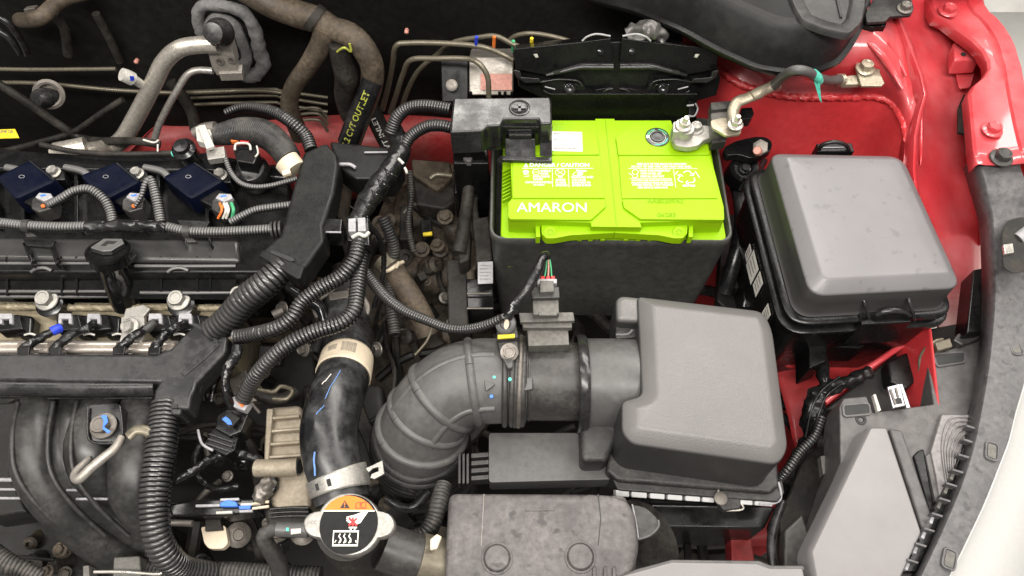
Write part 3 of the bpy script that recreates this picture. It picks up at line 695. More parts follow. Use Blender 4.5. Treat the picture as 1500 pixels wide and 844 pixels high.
# bracket and pipe joint beside it
pj = thing('black_bracket', 'black steel bracket with a red tipped stud at the corner of the fuse box', 'bracket', P(1105, 225, .70))
slab('arm', [(1060, 216), (1078, 206), (1105, 200), (1122, 200), (1132, 208), (1130, 220), (1116, 228), (1100, 232), (1082, 226), (1064, 228)], .012, M['gloss_black'], pj, z=.775, bev=.003, r=.005)
lathe('boss', [(.020, -.03), (.020, 0), (.016, .004), (.009, .004), (.006, 0), (.0001, 0)], P(1092, 246, .752), (0, -.3, 1), M['gloss_black'], pj)
bolt(P(1091, 247, .757), .008, M['black_plastic'], pj, axis=(0, -.3, 1))
lathe('stud', [(.0055, -.004), (.0055, .008), (.0045, .010), (.0001, .010)], P(1110, 222, .780), (-.4, -.5, .8), M['pink_wire'], pj, seg=16)
lathe('stud_nut', [(.010, -.002), (.010, .003), (.006, .004), (.0055, .004)], P(1114, 216, .778), (-.4, -.5, .8), M['dull_metal'], pj, seg=6)
# ================================================================== air filter box
ab = thing('air_filter_box', 'large grey air filter box with a wide smooth lid', 'air filter box', P(1000, 640, .56))
za = .800
lidq = [(934, 431), (1121, 453), (1134, 482), (1157, 656), (1142, 680), (926, 649), (911, 632), (911, 586), (941, 577)]
a3 = Plan(lidq, za-.008, [.006, .014, .02, .012, .014, .012, .010, .006, .006], 5)
loft('lid', [a3(.004, .700), a3(.003, .715), a3(.001, .740), a3(0, .784), a3(-.0006, .7870), a3(-.0022, .7890), a3(-.0125, .7960), a3(-.0140, .7970), a3(-.0155, .7976), a3(-.0180, .7980)], M['airbox'], ab, sharp=55)
fp = Plan([(902, 428), (948, 433), (948, 470), (903, 468)], .786, [.012, .004, .004, .006], 5)
loft('lid_flap', [fp(.0, .72), fp(0, .776), fp(-.001, .7795), fp(-.003, .782), fp(-.007, .7835)], M['airbox'], ab, sharp=55)
tube('tab', [(902, 490.5, .775), (914, 490.5, .775), (921, 489, .775), (926, 484, .775)], 2.2, M['duct_grey'], ab)
slab('tab_pocket', [(902, 474), (928, 473), (936, 482), (936, 494), (902, 496)], .03, M['airbox_dark'], ab, z=.766, bev=.002)
# round throat and its flange
ax = Vector((1, 0, 0))
Zt = .735
cth = P(890, 562, Zt)
def cylx(name, x0, x1, yc, z, rpx, m, parent, prof_=None, seg=40, lip=None):
    a = P(x0, yc, z); b = P(x1, yc, z); b = Vector((b.x, a.y, a.z)); r = rpx*S(a)
    L = b.x-a.x; pr = prof_ or [(r*.98, 0), (r, .002), (r, L-.002), (r*.98, L)]
    return lathe(name, pr, a, (1, 0, 0), m, parent, seg=seg)
rth = 66*S(cth)
cylx('throat', 852, 960, 562, Zt, 66, M['duct_grey'], ab)
cylx('throat_flange', 844, 858, 562, Zt, 72, M['cover_black'], ab)
slab('throat_block', [(850, 590), (912, 588), (906, 640), (888, 676), (852, 676)], .06, M['airbox_dark'], ab, z=.735, bev=.006, seg=3)
# lower shelf, dusty, and the dark lower case
slab('shelf', [(716, 634), (848, 634), (850, 676), (890, 677), (904, 702), (716, 707)], .03, M['duct_grey'], ab, z=.70, bev=.003, seg=3, r=.004)
slab('lower_case', [(902, 600), (1136, 620), (1142, 712), (1130, 722), (905, 704), (888, 690)], .12, M['airbox_dark'], ab, z=.716, bev=.004, seg=3)
slab('case_lip', [(896, 700), (1128, 720), (1146, 700), (1150, 722), (1140, 735), (905, 718)], .008, M['airbox_dark'], ab, z=.708, bev=.002)
# ribs along the front edge, their lamp reflections painted white
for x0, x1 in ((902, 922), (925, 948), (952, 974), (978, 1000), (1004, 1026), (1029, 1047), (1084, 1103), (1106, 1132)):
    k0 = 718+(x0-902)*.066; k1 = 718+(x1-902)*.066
    slab('rib', [(x0, k0, .706), (x1, k1, .706), (x1, k1+9, .698), (x0, k0+9, .698)], (0, .006, -.02), M['rib_glint_white'], ab, bev=.0012)
tube('case_edge', [(905, 740, .67), (1020, 742, .67), (1062, 743, .67)], 2.2, M['cover_black'], ab)
slab('lower_wall', [(900, 726), (1136, 742), (1120, 775), (905, 772)], .10, M['black_plastic'], ab, z=.66, bev=.003)
# side clip with two springs
cl = slab('clip', [(1052, 722), (1058, 716), (1084, 718), (1086, 744), (1060, 748), (1054, 740)], .012, M['airbox_dark'], ab, z=.706, bev=.002)
tube('clip_spring', [(1053, 715, .71), (1052, 726, .71), (1058, 734, .70), (1060, 742, .70)], 1.6, M['steel'], cl); tube('clip_spring', [(1086, 716, .71), (1085, 735, .70), (1088, 746, .70), (1064, 748, .70)], 1.6, M['steel'], cl)
lathe('clip_bolt', [(.007, 0), (.007, .003), (.004, .004), (.0001, .004)], P(1055, 731, .712), (0, 0, 1), M['dull_metal'], cl, seg=14)
tube('corner_edge', [(1140, 706, .712), (1144, 722, .708), (1142, 733, .704), (1130, 738, .702), (1112, 738, .702)], 1.8, M['pale_connector'], ab)
# hinge teeth at the shelf's end
for k in range(4): slab('hinge_tooth', [(690, 664+k*11), (716, 662+k*11), (716, 669+k*11), (690, 671+k*11)], .02, M['duct_dark'], ab, z=.70, bev=.001)
for k in range(3): slab('hinge_plate', [(671+k*6, 665), (675+k*6, 663), (675+k*6, 708), (671+k*6, 709)], .02, M['duct_dark'], ab, z=.702, bev=.001)
# ------------------------------------------------------------------ air flow sensor duct
af = thing('air_flow_sensor', 'dark round air flow sensor duct with a grey plug standing on it', 'sensor', P(810, 560, .68))
cylx('duct', 770, 846, 559, Zt, 57, M['duct_dark'], af)
sb = slab('plug_base', [(772, 478), (832, 478), (834, 505), (774, 507)], .03, M['grey_connector'], af, z=.790, bev=.001)
slab('flange', [(760, 458), (840, 457), (842, 470), (762, 472)], .006, M['grey_connector'], af, z=.802, bev=.001)
slab('flange', [(764, 468), (838, 468), (838, 480), (766, 480)], .008, M['grey_connector'], af, z=.797, bev=.001)
slab('plug_body', [(780, 434), (818, 434), (819, 460), (781, 461)], .012, M['grey_connector'], af, z=.812, bev=.001)
slab('plug_head', [(778, 420), (819, 420), (820, 436), (779, 437)], .012, M['duct_dark'], af, z=.818, bev=.001)
slab('plug_latch', [(791, 411), (811, 411), (812, 427), (791, 428)], .008, M['grey_connector'], af, z=.824, bev=.001)
slab('plug_cap', [(787, 408), (816, 408), (816, 415), (787, 416)], .010, M['pale_connector'], af, z=.822, bev=.001)
slab('plug_bridge', [(789, 456), (816, 456), (816, 462), (789, 462)], .004, M['grey_connector'], af, z=.815, bev=.0006)
for x in (795, 803, 810): slab('wire_seal', [(x-3, 404), (x+3, 404), (x+3, 409), (x-3, 409)], .006, M['red_plastic'], af, z=.822, bev=.001)
for x, m in ((798, 'green_wire'), (803, 'pink_wire'), (808, 'green_wire')): tube('wire', [(x, 405, .820), (x+.5-(x-803)*.3, 392, .824), (803-(803-x)*.3, 376, .830)], 1.3, M[m], af, seg=8)
cylx('arrow_band', 772, 776, 559, Zt, 58.2, M['duct_dark'], af)
slab('duct_tab', [(767, 555), (780, 552), (780, 570), (768, 572)], .006, M['duct_grey'], af, z=.778, bev=.001)
# ------------------------------------------------------------------ intake hose
ih = thing('intake_hose', 'ribbed grey rubber intake elbow clamped to the air flow sensor', 'hose', P(640, 610, .55))
path = [(772, 559, Zt), (735, 558, Zt), (702, 559, .735), (674, 565, .733), (648, 582, .724), (626, 610, .705), P(616, 638, .675), P(615, 648, .64), P(618, 662, .60), P(628, 690, .54)]
body_, frI = tube('elbow', path, [60, 62, 63, 62, 61, 61, 63, 66, 68, 68], M['duct_grey'], ih, seg=48, step=.004)
n_ = len(frI)
def hoop(k, tubr, extra, m=M['duct_grey'], nm='rib', a0=0, a1=360):
    p, T, N, B, r = frI[k]; pts = []
    for j in range(33):
        a = R(a0+(a1-a0)*j/32); pts.append(p+N*math.cos(a)*(r+extra)+B*math.sin(a)*(r+extra))
    return tube(nm, pts, tubr, m, ih, rpx=False, seg=8, step=.004)
L_ = [i/(n_-1) for i in range(n_)]
for f in (.20, .33, .43): hoop(int(f*n_), .0058, -.0026)
for f in (.50, .555, .61, .665, .72, .775, .83, .885): hoop(int(f*n_), .0055, .0005, M['duct_grey'] if f < .52 else M['airbox_dark'], 'bellow_ring')
def longrib(ang, i0, i1):
    pts = []
    for k in range(int(i0*n_), int(i1*n_), 2):
        p, T, N, B, r = frI[k]; pts.append(p+N*math.cos(R(ang))*(r-.0018)+B*math.sin(R(ang))*(r-.0018))
    tube('rib', pts, .0040, M['duct_grey'], ih, rpx=False, seg=10)
longrib(14, .12, .46); longrib(-62, .12, .46)
for k, f in ((0, .02), (1, .055), (2, .09)):
    hoop(max(1, int(f*n_)), .0034, .0014, M['duct_dark'], 'cuff_ring')
hoop(max(1, int(.035*n_)), .0030, .0030, M['dull_metal'], 'clamp_band'); hoop(max(2, int(.05*n_)), .0022, .0034, M['duct_dark'], 'clamp_band')
slab('clamp_lug', [(728, 500), (758, 498), (762, 520), (734, 524)], .02, M['duct_dark'], ih, z=.792, bev=.002)
bolt(P(746, 516, .793), .010, M['dull_metal'], ih, axis=(0, -.45, 1))
slab('clamp_tongue', [(736, 524), (752, 522), (752, 538), (744, 540)], .006, M['duct_grey'], ih, z=.792, bev=.002)
slab('yellow_mark', [(729, 490.5), (754, 489), (754, 494), (729, 496)], .003, M['yellow'], ih, z=.8005, bev=.0004)
slab('clip_post', [(728, 478), (756, 474), (760, 494), (727, 498)], .018, M['duct_dark'], ih, z=.799, bev=.002)
lathe('clip_ring', [(.011, -.004), (.011, .004), (.009, .005), (.006, .005), (.005, .002), (.0001, .002)], P(741, 474, .804), (-.1, -.5, .8), M['duct_grey'], ih, seg=20)
lathe('clip_eye', [(.0045, 0), (.0045, .0012)], P(742, 475, .8065), (-.1, -.5, .8), M['cream'], ih, seg=14, sq=(.6, 1.2))
for (x, y, r_, m_) in ((720, 581, 2.6, 'blue_paint'), (747, 556, 2.6, 'teal'), (724, 553, 2.2, 'teal')):
    lathe('paint_dot', [(r_*.00075, -.002), (r_*.00075, .0012), (.0001, .0014)], P(x, y, .7795 if x < 735 else .783), (0, -.1, 1), M[m_], ih, seg=10)
slab('arrow_mark', [(709, 556), (725, 563), (712, 573)], .003, M['duct_grey'], ih, z=.7805, bev=.0006)
# ================================================================== resonator box below
rb = thing('resonator_box', 'dusty dark grey plastic air resonator box with two round plugs', 'plastic box', P(780, 790, .60))
rp = [(657, 721), (868, 722), (900, 724), (922, 734), (932, 752), (938, 800), (926, 850), (910, 880), (650, 880), (652, 800)]
q3 = Plan(rp, .765, .008, 4)
mk('res_top', (.075, .068, .068), .45, dust=.7, dcol=(.20, .185, .18), dscale=20, grain=.25, gscale=700, spots=.6)
loft('shell', [q3(.002, .62), q3(.001, .70), q3(0, .757), q3(-.0012, .762), q3(-.004, .7648), q3(-.012, .7655)], M['res_top'], rb, sharp=50)
tube('rounded_end', [(895, 735, .748), (900, 760, .752), (905, 800, .752), (900, 850, .748)], [22, 27, 28, 28], M['res_top'], rb, flat=.75, seg=24)
strip('seam', [(876, 724), (880, 760), (876, 800)], 1.6, .7652, M['ink'], rb); strip('seam', [(709, 724), (705, 800)], 1.2, .7652, M['ink_grey'], rb)
for x, y in ((728, 818), (850, 816)):
    lathe('plug', [(.0150, -.002), (.0150, .0010), (.0140, .0016), (.0132, .0016), (.0126, .0008), (.0118, .0030), (.0110, .0040), (.0001, .0044)], P(x, y, .7655), (0, 0, 1), M['res_top'], rb, seg=28)
slab('mark', [(770, 745.5), (812, 745), (812, 748), (770, 748.5)], .0012, M['res_top'], rb, z=.7664, bev=.0003)
for x in (868, 884, 897): slab('foot_rib', [(x, 832), (x+5, 828), (x+6, 850), (x, 850)], .004, M['res_top'], rb, z=.7685, bev=.001)
sn = slab('snorkel', [(926, 739), (945, 743), (958, 754), (966, 764), (962, 776), (948, 786), (935, 789)], .03, M['duct_dark'], rb, z=.735, bev=.003, r=.004)
tube('snorkel_edge', [(926, 739, .737), (932, 768, .737), (935, 790, .735)], 1.4, M['pale_connector'], rb); tube('snorkel_edge', [(935, 790, .735), (952, 784, .735), (964, 772, .735), (964, 762, .735)], 2.2, M['duct_grey'], rb)
lathe('duct', [(.045, -.16), (.045, .0), (.04, .004), (.03, .0)], P(950, 790, .69), (.45, .15, .6), M['old_black'], rb)
# grey shroud panel along the front
sh = thing('radiator_shroud', 'smooth grey plastic shroud panel along the front of the bay', 'shroud', P(1050, 870, .7))
slab('panel', [(880, 852), (930, 838), (984, 823), (1108, 825), (1128, 832), (1176, 832), (1186, 880), (880, 890)], .02, M['headlamp_plate'], sh, z=.775, bev=.002, seg=3)
slab('panel_edge', [(880, 856), (930, 834), (984, 819.5), (1112, 821), (1130, 828), (1178, 828), (1180, 836), (984, 832), (930, 846)], .02, M['headlamp_grey'], sh, z=.772, bev=.002)
# ================================================================== headlamp housing and trim
HG = M['headlamp_grey']
hl = thing('headlamp_housing', 'grey plastic headlamp housing with slots, ridged vent and a flat tapered cover', 'headlamp housing', P(1310, 720, .55))
zh = .735
slab('housing', [(1230, 596), (1236, 583), (1270, 580), (1279, 604), (1368, 592), (1358, 524), (1404, 507), (1448, 492), (1446, 566), (1436, 620), (1425, 660), (1390, 745), (1340, 850), (1180, 850), (1190, 800), (1222, 700), (1231, 678)], .05, HG, hl, z=zh, bev=.002, seg=3)
for q in ([(1369, 520.5), (1412, 517.5), (1411, 529), (1374, 535)], [(1237, 595.5), (1271, 592.5), (1273, 605), (1238, 608)]):
    s3 = fillet([P(x, y, zh+.0015) for x, y in q], .002, 3)
    k = loft('slot_rim', [lv(s3, .003, zh), lv(s3, .0025, zh+.002), lv(s3, .0005, zh+.0022), lv(s3, 0, zh+.0005)], HG, hl, cap0=False, cap1=True)
    slab('slot', q, .0006, M['ink'], hl, z=zh+.0018, bev=0, r=.002)
lathe('screw_boss', [(.006, 0), (.006, .001), (.003, .001), (.002, -.001), (.0001, -.001)], P(1261, 615, zh), (0, 0, 1), M['black_plastic'], hl, seg=16)
slab('upper_arm', [(1396, 498), (1404, 488), (1430, 482), (1450, 420), (1460, 440), (1452, 490), (1410, 506)], .03, M['duct_dark'], hl, z=.745, bev=.002)
slab('upper_arm', [(1426, 395), (1440, 392), (1450, 440), (1440, 486), (1416, 488)], .03, M['black_plastic'], hl, z=.76, bev=.002)
# big flat cover
cv = [(1275, 626), (1299, 626), (1350, 780), (1318, 850), (1196, 850), (1188, 808)]
c3 = Plan(cv, .765, .003, 2)
loft('cover', [c3(.004, .735), c3(.002, .755), c3(0, .7635), c3(-.0015, .765), c3(-.004, .7652)], M['headlamp_plate'], hl, sharp=40)
slab('cover_lip', [(1303, 627), (1322, 630), (1369, 764), (1362, 780), (1352, 778)], .02, HG, hl, z=.750, bev=.003, seg=3)
slab('dark_gap', [(1338, 668), (1346, 660), (1354, 657), (1372, 762), (1366, 764)], .02, M['black_plastic'], hl, z=.7385, bev=.002)
# vent with stepped ridges
vp = [(1380, 607), (1430, 607), (1424, 640), (1412, 690), (1396, 730), (1380, 752), (1372, 700), (1364, 662)]
v = slab('vent', vp, .012, M['vent_grey'], hl, z=.744, bev=.0015)
slab('vent_side', [(1364, 662), (1356, 668), (1374, 752), (1381, 752), (1373, 702)], .02, HG, hl, z=.741, bev=.001)
for k in range(6):
    o = k*5.0
    tube('ridge', [(1424, 612+o*1.15, .7452), (1392+o*.9, 614+o*1.2, .7452), (1380+o*.85, 650+o*.6, .7452), (1385+o*.55, 700-o*.5, .7452), (1390+o*.4, 720-o*1.2, .7452)], 1.2, M['vent_grey'], v, seg=8)
# inner dark parts, the block widened to darken the gap, and clip
slab('inner_block', [(1206, 600), (1335, 501), (1345, 484), (1420, 470), (1404, 512), (1362, 528), (1372, 602), (1280, 610)], .05, M['deep_black'], hl, z=.685, bev=.003)
slab('inner_step', [(1300, 530), (1340, 510), (1352, 548), (1330, 570), (1304, 560)], .03, M['black_plastic'], hl, z=.705, bev=.003)
clp = thing('metal_clip', 'small shiny spring clip on the edge of the headlamp housing', 'clip', P(1312, 582, .735))
slab('plate', [(1300, 567), (1318, 562), (1326, 594), (1308, 598)], .003, M['chrome'], clp, z=.748, bev=.0006)
slab('window', [(1311, 584), (1320, 583), (1322, 591), (1313, 592)], .001, M['ink'], clp, z=.7486, bev=0)
slab('leg', [(1318, 563), (1322, 562), (1334, 597), (1328, 598)], .006, M['chrome'], clp, z=.747, bev=.0005)
slab('rail', [(1303, 570), (1306, 569), (1314, 592), (1311, 593)], .004, M['dull_metal'], clp, z=.7495, bev=.0005); slab('rail', [(1311, 568), (1314, 567), (1318, 582), (1315, 583)], .004, M['dull_metal'], clp, z=.7495, bev=.0005)
slab('tongue', [(1279, 578), (1283, 577), (1291, 601), (1286, 603)], .006, M['white_plastic'], clp, z=.742, bev=.0005)
pb = thing('hose_bracket', 'bent zinc bracket strip behind the headlamp housing', 'bracket', P(1355, 530, .70))
tube('strip', [(1347, 565, .70), (1350, 545, .715), (1351, 525, .725), (1358, 512, .735), (1368, 503, .742), (1380, 500, .742)], 6, M['brake_line'], pb, flat=.5)
slab('clamp', [(1370, 502), (1392, 495), (1396, 508), (1374, 514)], .01, M['brake_line'], pb, z=.745, bev=.001)
# loose wiring loom between fuse box and headlamp
wl = thing('headlamp_loom', 'black tape wrapped wiring loom hanging beside the headlamp housing', 'wiring loom', P(1190, 620, .60))
tube('loom', [(1275, 545, .70), (1240, 560, .705), (1205, 575, .70), (1190, 605, .69), (1188, 640, .67), (1170, 665, .67), (1156, 690, .66), (1148, 730, .60)], [8, 10, 13, 15, 12, 9, 8, 8], M['tape'], wl, wob=.5, step=.002, seg=18)
tube('conduit', [(1204, 610, .695), (1192, 640, .69), (1172, 662, .685), (1154, 688, .68), (1140, 704, .66)], 7, M['conduit'], wl, corr=(.0036, .0014))
for k in (0, 3): tube('wire', [(1230+k*3, 552+k*2, .712), (1206+k*2, 570+k*3, .715), (1190+k*3, 596+k*4, .71), (1180+k*3, 640, .69)], 1.6, M['tape'], wl, seg=8)
lm = thing('lamp_bracket', 'dark plastic lamp bracket between air filter box and headlamp cover', 'bracket', P(1190, 740, .60))
slab('leg', [(1196, 620), (1232, 610), (1232, 680), (1212, 760), (1190, 800), (1150, 830), (1140, 760), (1165, 700)], .05, M['old_black'], lm, z=.64, bev=.004)
slab('tab', [(1202, 668), (1216, 666), (1220, 684), (1206, 696)], .012, M['grey_connector'], lm, z=.69, bev=.001)
slab('tab', [(1200, 746), (1220, 742), (1212, 770), (1202, 774)], .012, M['grey_connector'], lm, z=.70, bev=.001)
slab('plate', [(1150, 776), (1176, 752), (1192, 806), (1186, 836), (1148, 836)], .02, M['duct_dark'], lm, z=.70, bev=.003)
tube('hose', [(1146, 735, .68), (1134, 770, .68), (1130, 800, .68), (1133, 836, .68)], 7, M['rubber'], lm)
# ------------------------------------------------------------------ bumper trim with comb teeth
bt = thing('bumper_trim', 'long curved grey trim strip with slots and a comb of teeth', 'trim', P(1440, 640, .70)); bt['kind'] = 'thing'
Lft = [(1429, 222), (1437, 250), (1446, 280), (1453, 312), (1456, 370), (1457, 430), (1453, 490), (1446, 550), (1437, 600), (1428, 645), (1415, 690), (1398, 735), (1376, 785), (1350, 840), (1335, 870)]
Rgt = [(1491, 222), (1498, 250), (1508, 280), (1512, 312), (1512, 370), (1512, 430), (1510, 490), (1504, 550), (1489, 604), (1479, 645), (1465, 682), (1444, 735), (1420, 786), (1392, 844), (1378, 872)]
zz = [.862, .855, .845, .830, .81, .795, .785, .780, .775, .772, .770, .768, .766, .764, .763]
mk('trim_grey', (.085, .082, .084), .40, dust=.6, dcol=(.20, .19, .19), dscale=22, grain=.15, spots=.5)
A = [P(x, y, z) for (x, y), z in zip(Lft, zz)]; Bq = [P(x, y, z) for (x, y), z in zip(Rgt, zz)]
lf = []
for i in range(15):
    pass
rings = [[p+Vector((.002, 0, -.030)) for p in A], [p+Vector((0, 0, -.002)) for p in A], [p+Vector((.0012, 0, 0)) for p in A], [p.lerp(q, .5)+Vector((0, 0, .001)) for p, q in zip(A, Bq)], [q+Vector((-.0012, 0, 0)) for q in Bq], [q+Vector((0, 0, -.002)) for q in Bq], [q+Vector((.0, 0, -.02)) for q in Bq]]
def densify(rg, k=4):
    out = []
    for i in range(len(rg)-1):
        a = rg[max(0, i-1)]; b = rg[i]; c = rg[i+1]; d = rg[min(len(rg)-1, i+2)]
        out += [cr(a, b, c, d, j/k) for j in range(k)]
    return out+[rg[-1]]
loft('strip', [densify(r_) for r_ in rings], M['trim_grey'], bt, closed=False, thick=.0015, sharp=45)
bolt(P(1466, 232, .866), .0125, M['duct_dark'], bt)
for cx, cy, a, wz in ((1487, 508, .1, .7835), (1453, 661, -.35, .7735), (1391, 819, -.45, .7675)):
    c = P(cx, cy, wz); k = []
    for (dx, dy) in ((-.0050, -.0085), (.0050, -.0085), (.0050, .0085), (-.0050, .0085)):
        k.append(c+Vector((dx*math.cos(a)-dy*math.sin(a), dx*math.sin(a)+dy*math.cos(a), 0)))
    k = fillet(k, .003, 3)
    loft('slot_rim', [lv(k, .0022, wz-.001), lv(k, .0016, wz+.0008), lv(k, .0002, wz+.0008), lv(k, -.0004, wz-.0006)], M['trim_grey'], bt, cap0=False)
    slab('slot', lv(k, -.001, wz+.0004), .0005, M['grey_connector'], bt, bev=0)
# the open end of the trim with a pale sleeve
k = fillet([P(x, y, .834) for x, y in ((1468, 345), (1474, 324), (1498, 317), (1530, 330), (1530, 395), (1482, 400), (1470, 392))], .006, 4)
slab('opening', k, .0008, M['old_black'], bt, bev=0)
tube('sleeve', [(1540, 330, .82), (1512, 338, .836), (1492, 350, .832)], [10, 11, 9], M['pale_connector'], bt)
slab('spring_clip', [(1470, 358), (1484, 356), (1486, 370), (1472, 372)], .004, M['steel'], bt, z=.8375, bev=.0008)
teeth = [(1430, 626), (1425, 646), (1418, 668), (1409, 690), (1400, 710), (1390, 732), (1379, 754), (1367, 776), (1355, 798), (1343, 822)]
for i, (x, y) in enumerate(teeth):
    slab('tooth', [(x-13, y-4), (x+3, y+1), (x+2, y+4), (x-14, y-1)], .010, M['trim_grey'], bt, z=.768, bev=.0005)
    if i > 2: slab('tooth_foot', [(x-14, y+1), (x-9, y+3), (x-13, y+14), (x-18, y+11)], .006, M['pale_connector'] if i > 5 else M['grey_connector'], bt, z=.760, bev=.0008)
slab('gap_wall', [(1438, 560), (1444, 566), (1436, 620), (1426, 660), (1404, 712), (1380, 760), (1342, 838), (1322, 838), (1362, 760), (1386, 710), (1410, 660), (1424, 610)], .02, M['black_plastic'], bt, z=.748, bev=.001)
# ------------------------------------------------------------------ clear headlamp lens outside the trim
ln = thing('headlamp_lens', 'pale glossy headlamp lens curving down outside the grey trim', 'headlamp', P(1480, 760, .6))
e0 = [q+Vector((-.002, 0, -.012)) for q in Bq[4:]]
rows_ = [e0, [q+Vector((.010, -.002, -.008)) for q in e0], [q+Vector((.035, -.01, -.012)) for q in e0], [q+Vector((.08, -.03, -.04)) for q in e0], [q+Vector((.13, -.06, -.12)) for q in e0], [q+Vector((.15, -.08, -.30)) for q in e0]]
loft('lens', [densify(r_, 4) for r_ in rows_], M['lens'], ln, closed=False, thick=.003, sharp=60)
tube('edge_bead', [q+Vector((.004, 0, .006)) for q in e0], .0016, M['lens'], ln, rpx=False)
# ================================================================== control unit behind the battery
ec = thing('control_unit', 'black control unit cradle with two mirrored clip brackets behind the battery', 'control unit', P(900, 150, .72))
BP, GLB = M['black_plastic'], M['gloss_black']
def EZ(y): return .868-(y-70)*.00085      # the cradle leans back
def ep(pts, dz=0): return [(x, y, EZ(y)+dz) for x, y in pts]
slab('carrier', ep([(753, 72), (800, 66), (850, 62), (960, 60), (1046, 72), (1056, 116), (1050, 140), (960, 166), (840, 166), (760, 128)], -.006), (0, .03, -.02), BP, ec, bev=.002)
slab('front_wall', [PY(806, 138, .275), PY(1022, 138, .275), PY(1020, 186, .272), PY(810, 186, .272)], (0, .03, 0), BP, ec, bev=.001)
def mir(x, k): return x if k == 0 else 1806-x
for k in (0, 1):
    def mp(pts): return [(mir(x, k), y) for x, y in pts]
    slab('upper_plate', ep(mp([(752, 72), (850, 62), (895, 56), (898, 92), (852, 94), (820, 104), (800, 110), (756, 102)]), .001), (0, .008, -.006), BP, ec, bev=.001)
    tube('ridge', ep(mp([(800, 110), (824, 104), (850, 97.5), (870, 97), (898, 97)]), .004), [2.5, 4, 5.5, 6, 6], M['cover_black'], ec, flat=.7)
    slab('ear', ep(mp([(752, 102), (762, 104), (764, 113), (790, 115), (793, 121), (770, 122), (757, 114)]), .008), (0, .006, -.006), M['cover_black'], ec, bev=.0012)
    slab('lower_plate', ep(mp([(792, 118), (818, 116), (846, 118), (856, 124), (860, 134), (880, 130), (896, 128), (896, 140), (878, 139), (812, 139), (796, 133)]), .000), (0, .008, -.006), BP, ec, bev=.001)
    tube('edge', ep(mp([(790, 121), (806, 118), (818, 116.3), (840, 117.5), (850, 121), (853, 127)]), .003), 1.4, M['cover_black'], ec, seg=8)
    tube('edge', ep(mp([(796, 133), (812, 139), (850, 139.5), (878, 139), (888, 132), (898, 130)]), .002), 1.3, M['cover_black'], ec, seg=8)
    tube('edge', ep(mp([(853, 60), (860, 54), (874, 50), (894, 53)]), .004), 1.4, M['pale_connector'], ec, seg=8)  # pale line paints a glint along the black edge
    tube('edge', ep(mp([(798, 127), (813, 131)]), .003), 1.0, M['pale_connector'], ec, seg=8)  # short painted glint, pale on black plastic
    slab('clip_window', ep(mp([(811, 104), (820, 102), (820, 107), (811, 109)]), .0075), (0, .001, -.001), M['ink'], ec, bev=0)
    slab('clip_tip', ep(mp([(781, 79.5), (787, 79), (789, 84), (785, 85)]), .005), (0, .002, -.002), M['white_plastic'], ec, bev=.0004)
    lathe('rivet', [(.0045, 0), (.004, .002), (.0001, .003)], P(mir(880, k), 76, EZ(76)+.002), (0, -.7, .7), GLB, ec, seg=14)
    lathe('screw', [(.007, 0), (.007, .003), (.003, .004), (.0001, .003)], P(mir(835, k), 130, EZ(130)+.002), (0, -.7, .7), GLB, ec, seg=16)
    for j in range(4): tube('wire', ep(mp([(823+j*6, 127+(j % 2)*3), (828+j*5, 124), (834+j*5, 131-(j % 2)*2)]), .004), .9, M['gloss_black'], ec, seg=6)
slab('post', [(1008, 134, .81), (1020, 132, .81), (1022, 164, .795), (1010, 172, .795)], (0, .01, -.006), GLB, ec, bev=.001)
tube('edge', [(1006, 155, .806), (1016, 154, .806)], 1.5, M['pale_connector'], ec, seg=8); tube('edge', [(1019, 152, .808), (1022, 160, .80), (1017, 170, .796), (1008, 169.5, .796)], 1.3, M['pale_connector'], ec, seg=8)  # glints on the post edges, painted as pale lines
fo = thing('foil_wrap', 'crumpled grey foil sleeve behind the control unit', 'foil', P(950, 50, .86))
tube('sleeve', [(918, 54, .872), (935, 48, .876), (955, 48, .878), (972, 58, .868)], [9, 13, 14, 9], M['foil'], fo, wob=.8, step=.0015, seg=26)
# ABS block and module left of it
ab2 = thing('brake_hydraulic_block', 'pale alloy brake hydraulic block behind the terminal cover', 'brake unit', P(720, 115, .70))
slab('block', [(687, 84, .80), (752, 84, .80), (752, 140, .765), (687, 140, .765)], (0, .05, -.03), M['cast_alloy'], ab2, bev=.002)
slab('label', [(704, 108, .787), (750, 108, .787), (750, 132, .772), (704, 132, .772)], (0, -.0006, .0006), M['pink_wire'], ab2, bev=0)
slab('module', [(645, 88, .795), (686, 86, .795), (686, 150, .755), (647, 150, .755)], (0, .05, -.04), BP, ab2, bev=.002)
for x in (690, 732, 740, 750): lathe('pin', [(.0022, 0), (.0022, .01), (.0001, .012)], P(x, 141, .775), (0, -.3, 1), BP, ab2, seg=10)
lathe('port', [(.008, 0), (.008, .004), (.005, .005), (.0001, .004)], P(662, 125, .779), (0, -.7, .7), M['dull_metal'], ab2, seg=16)
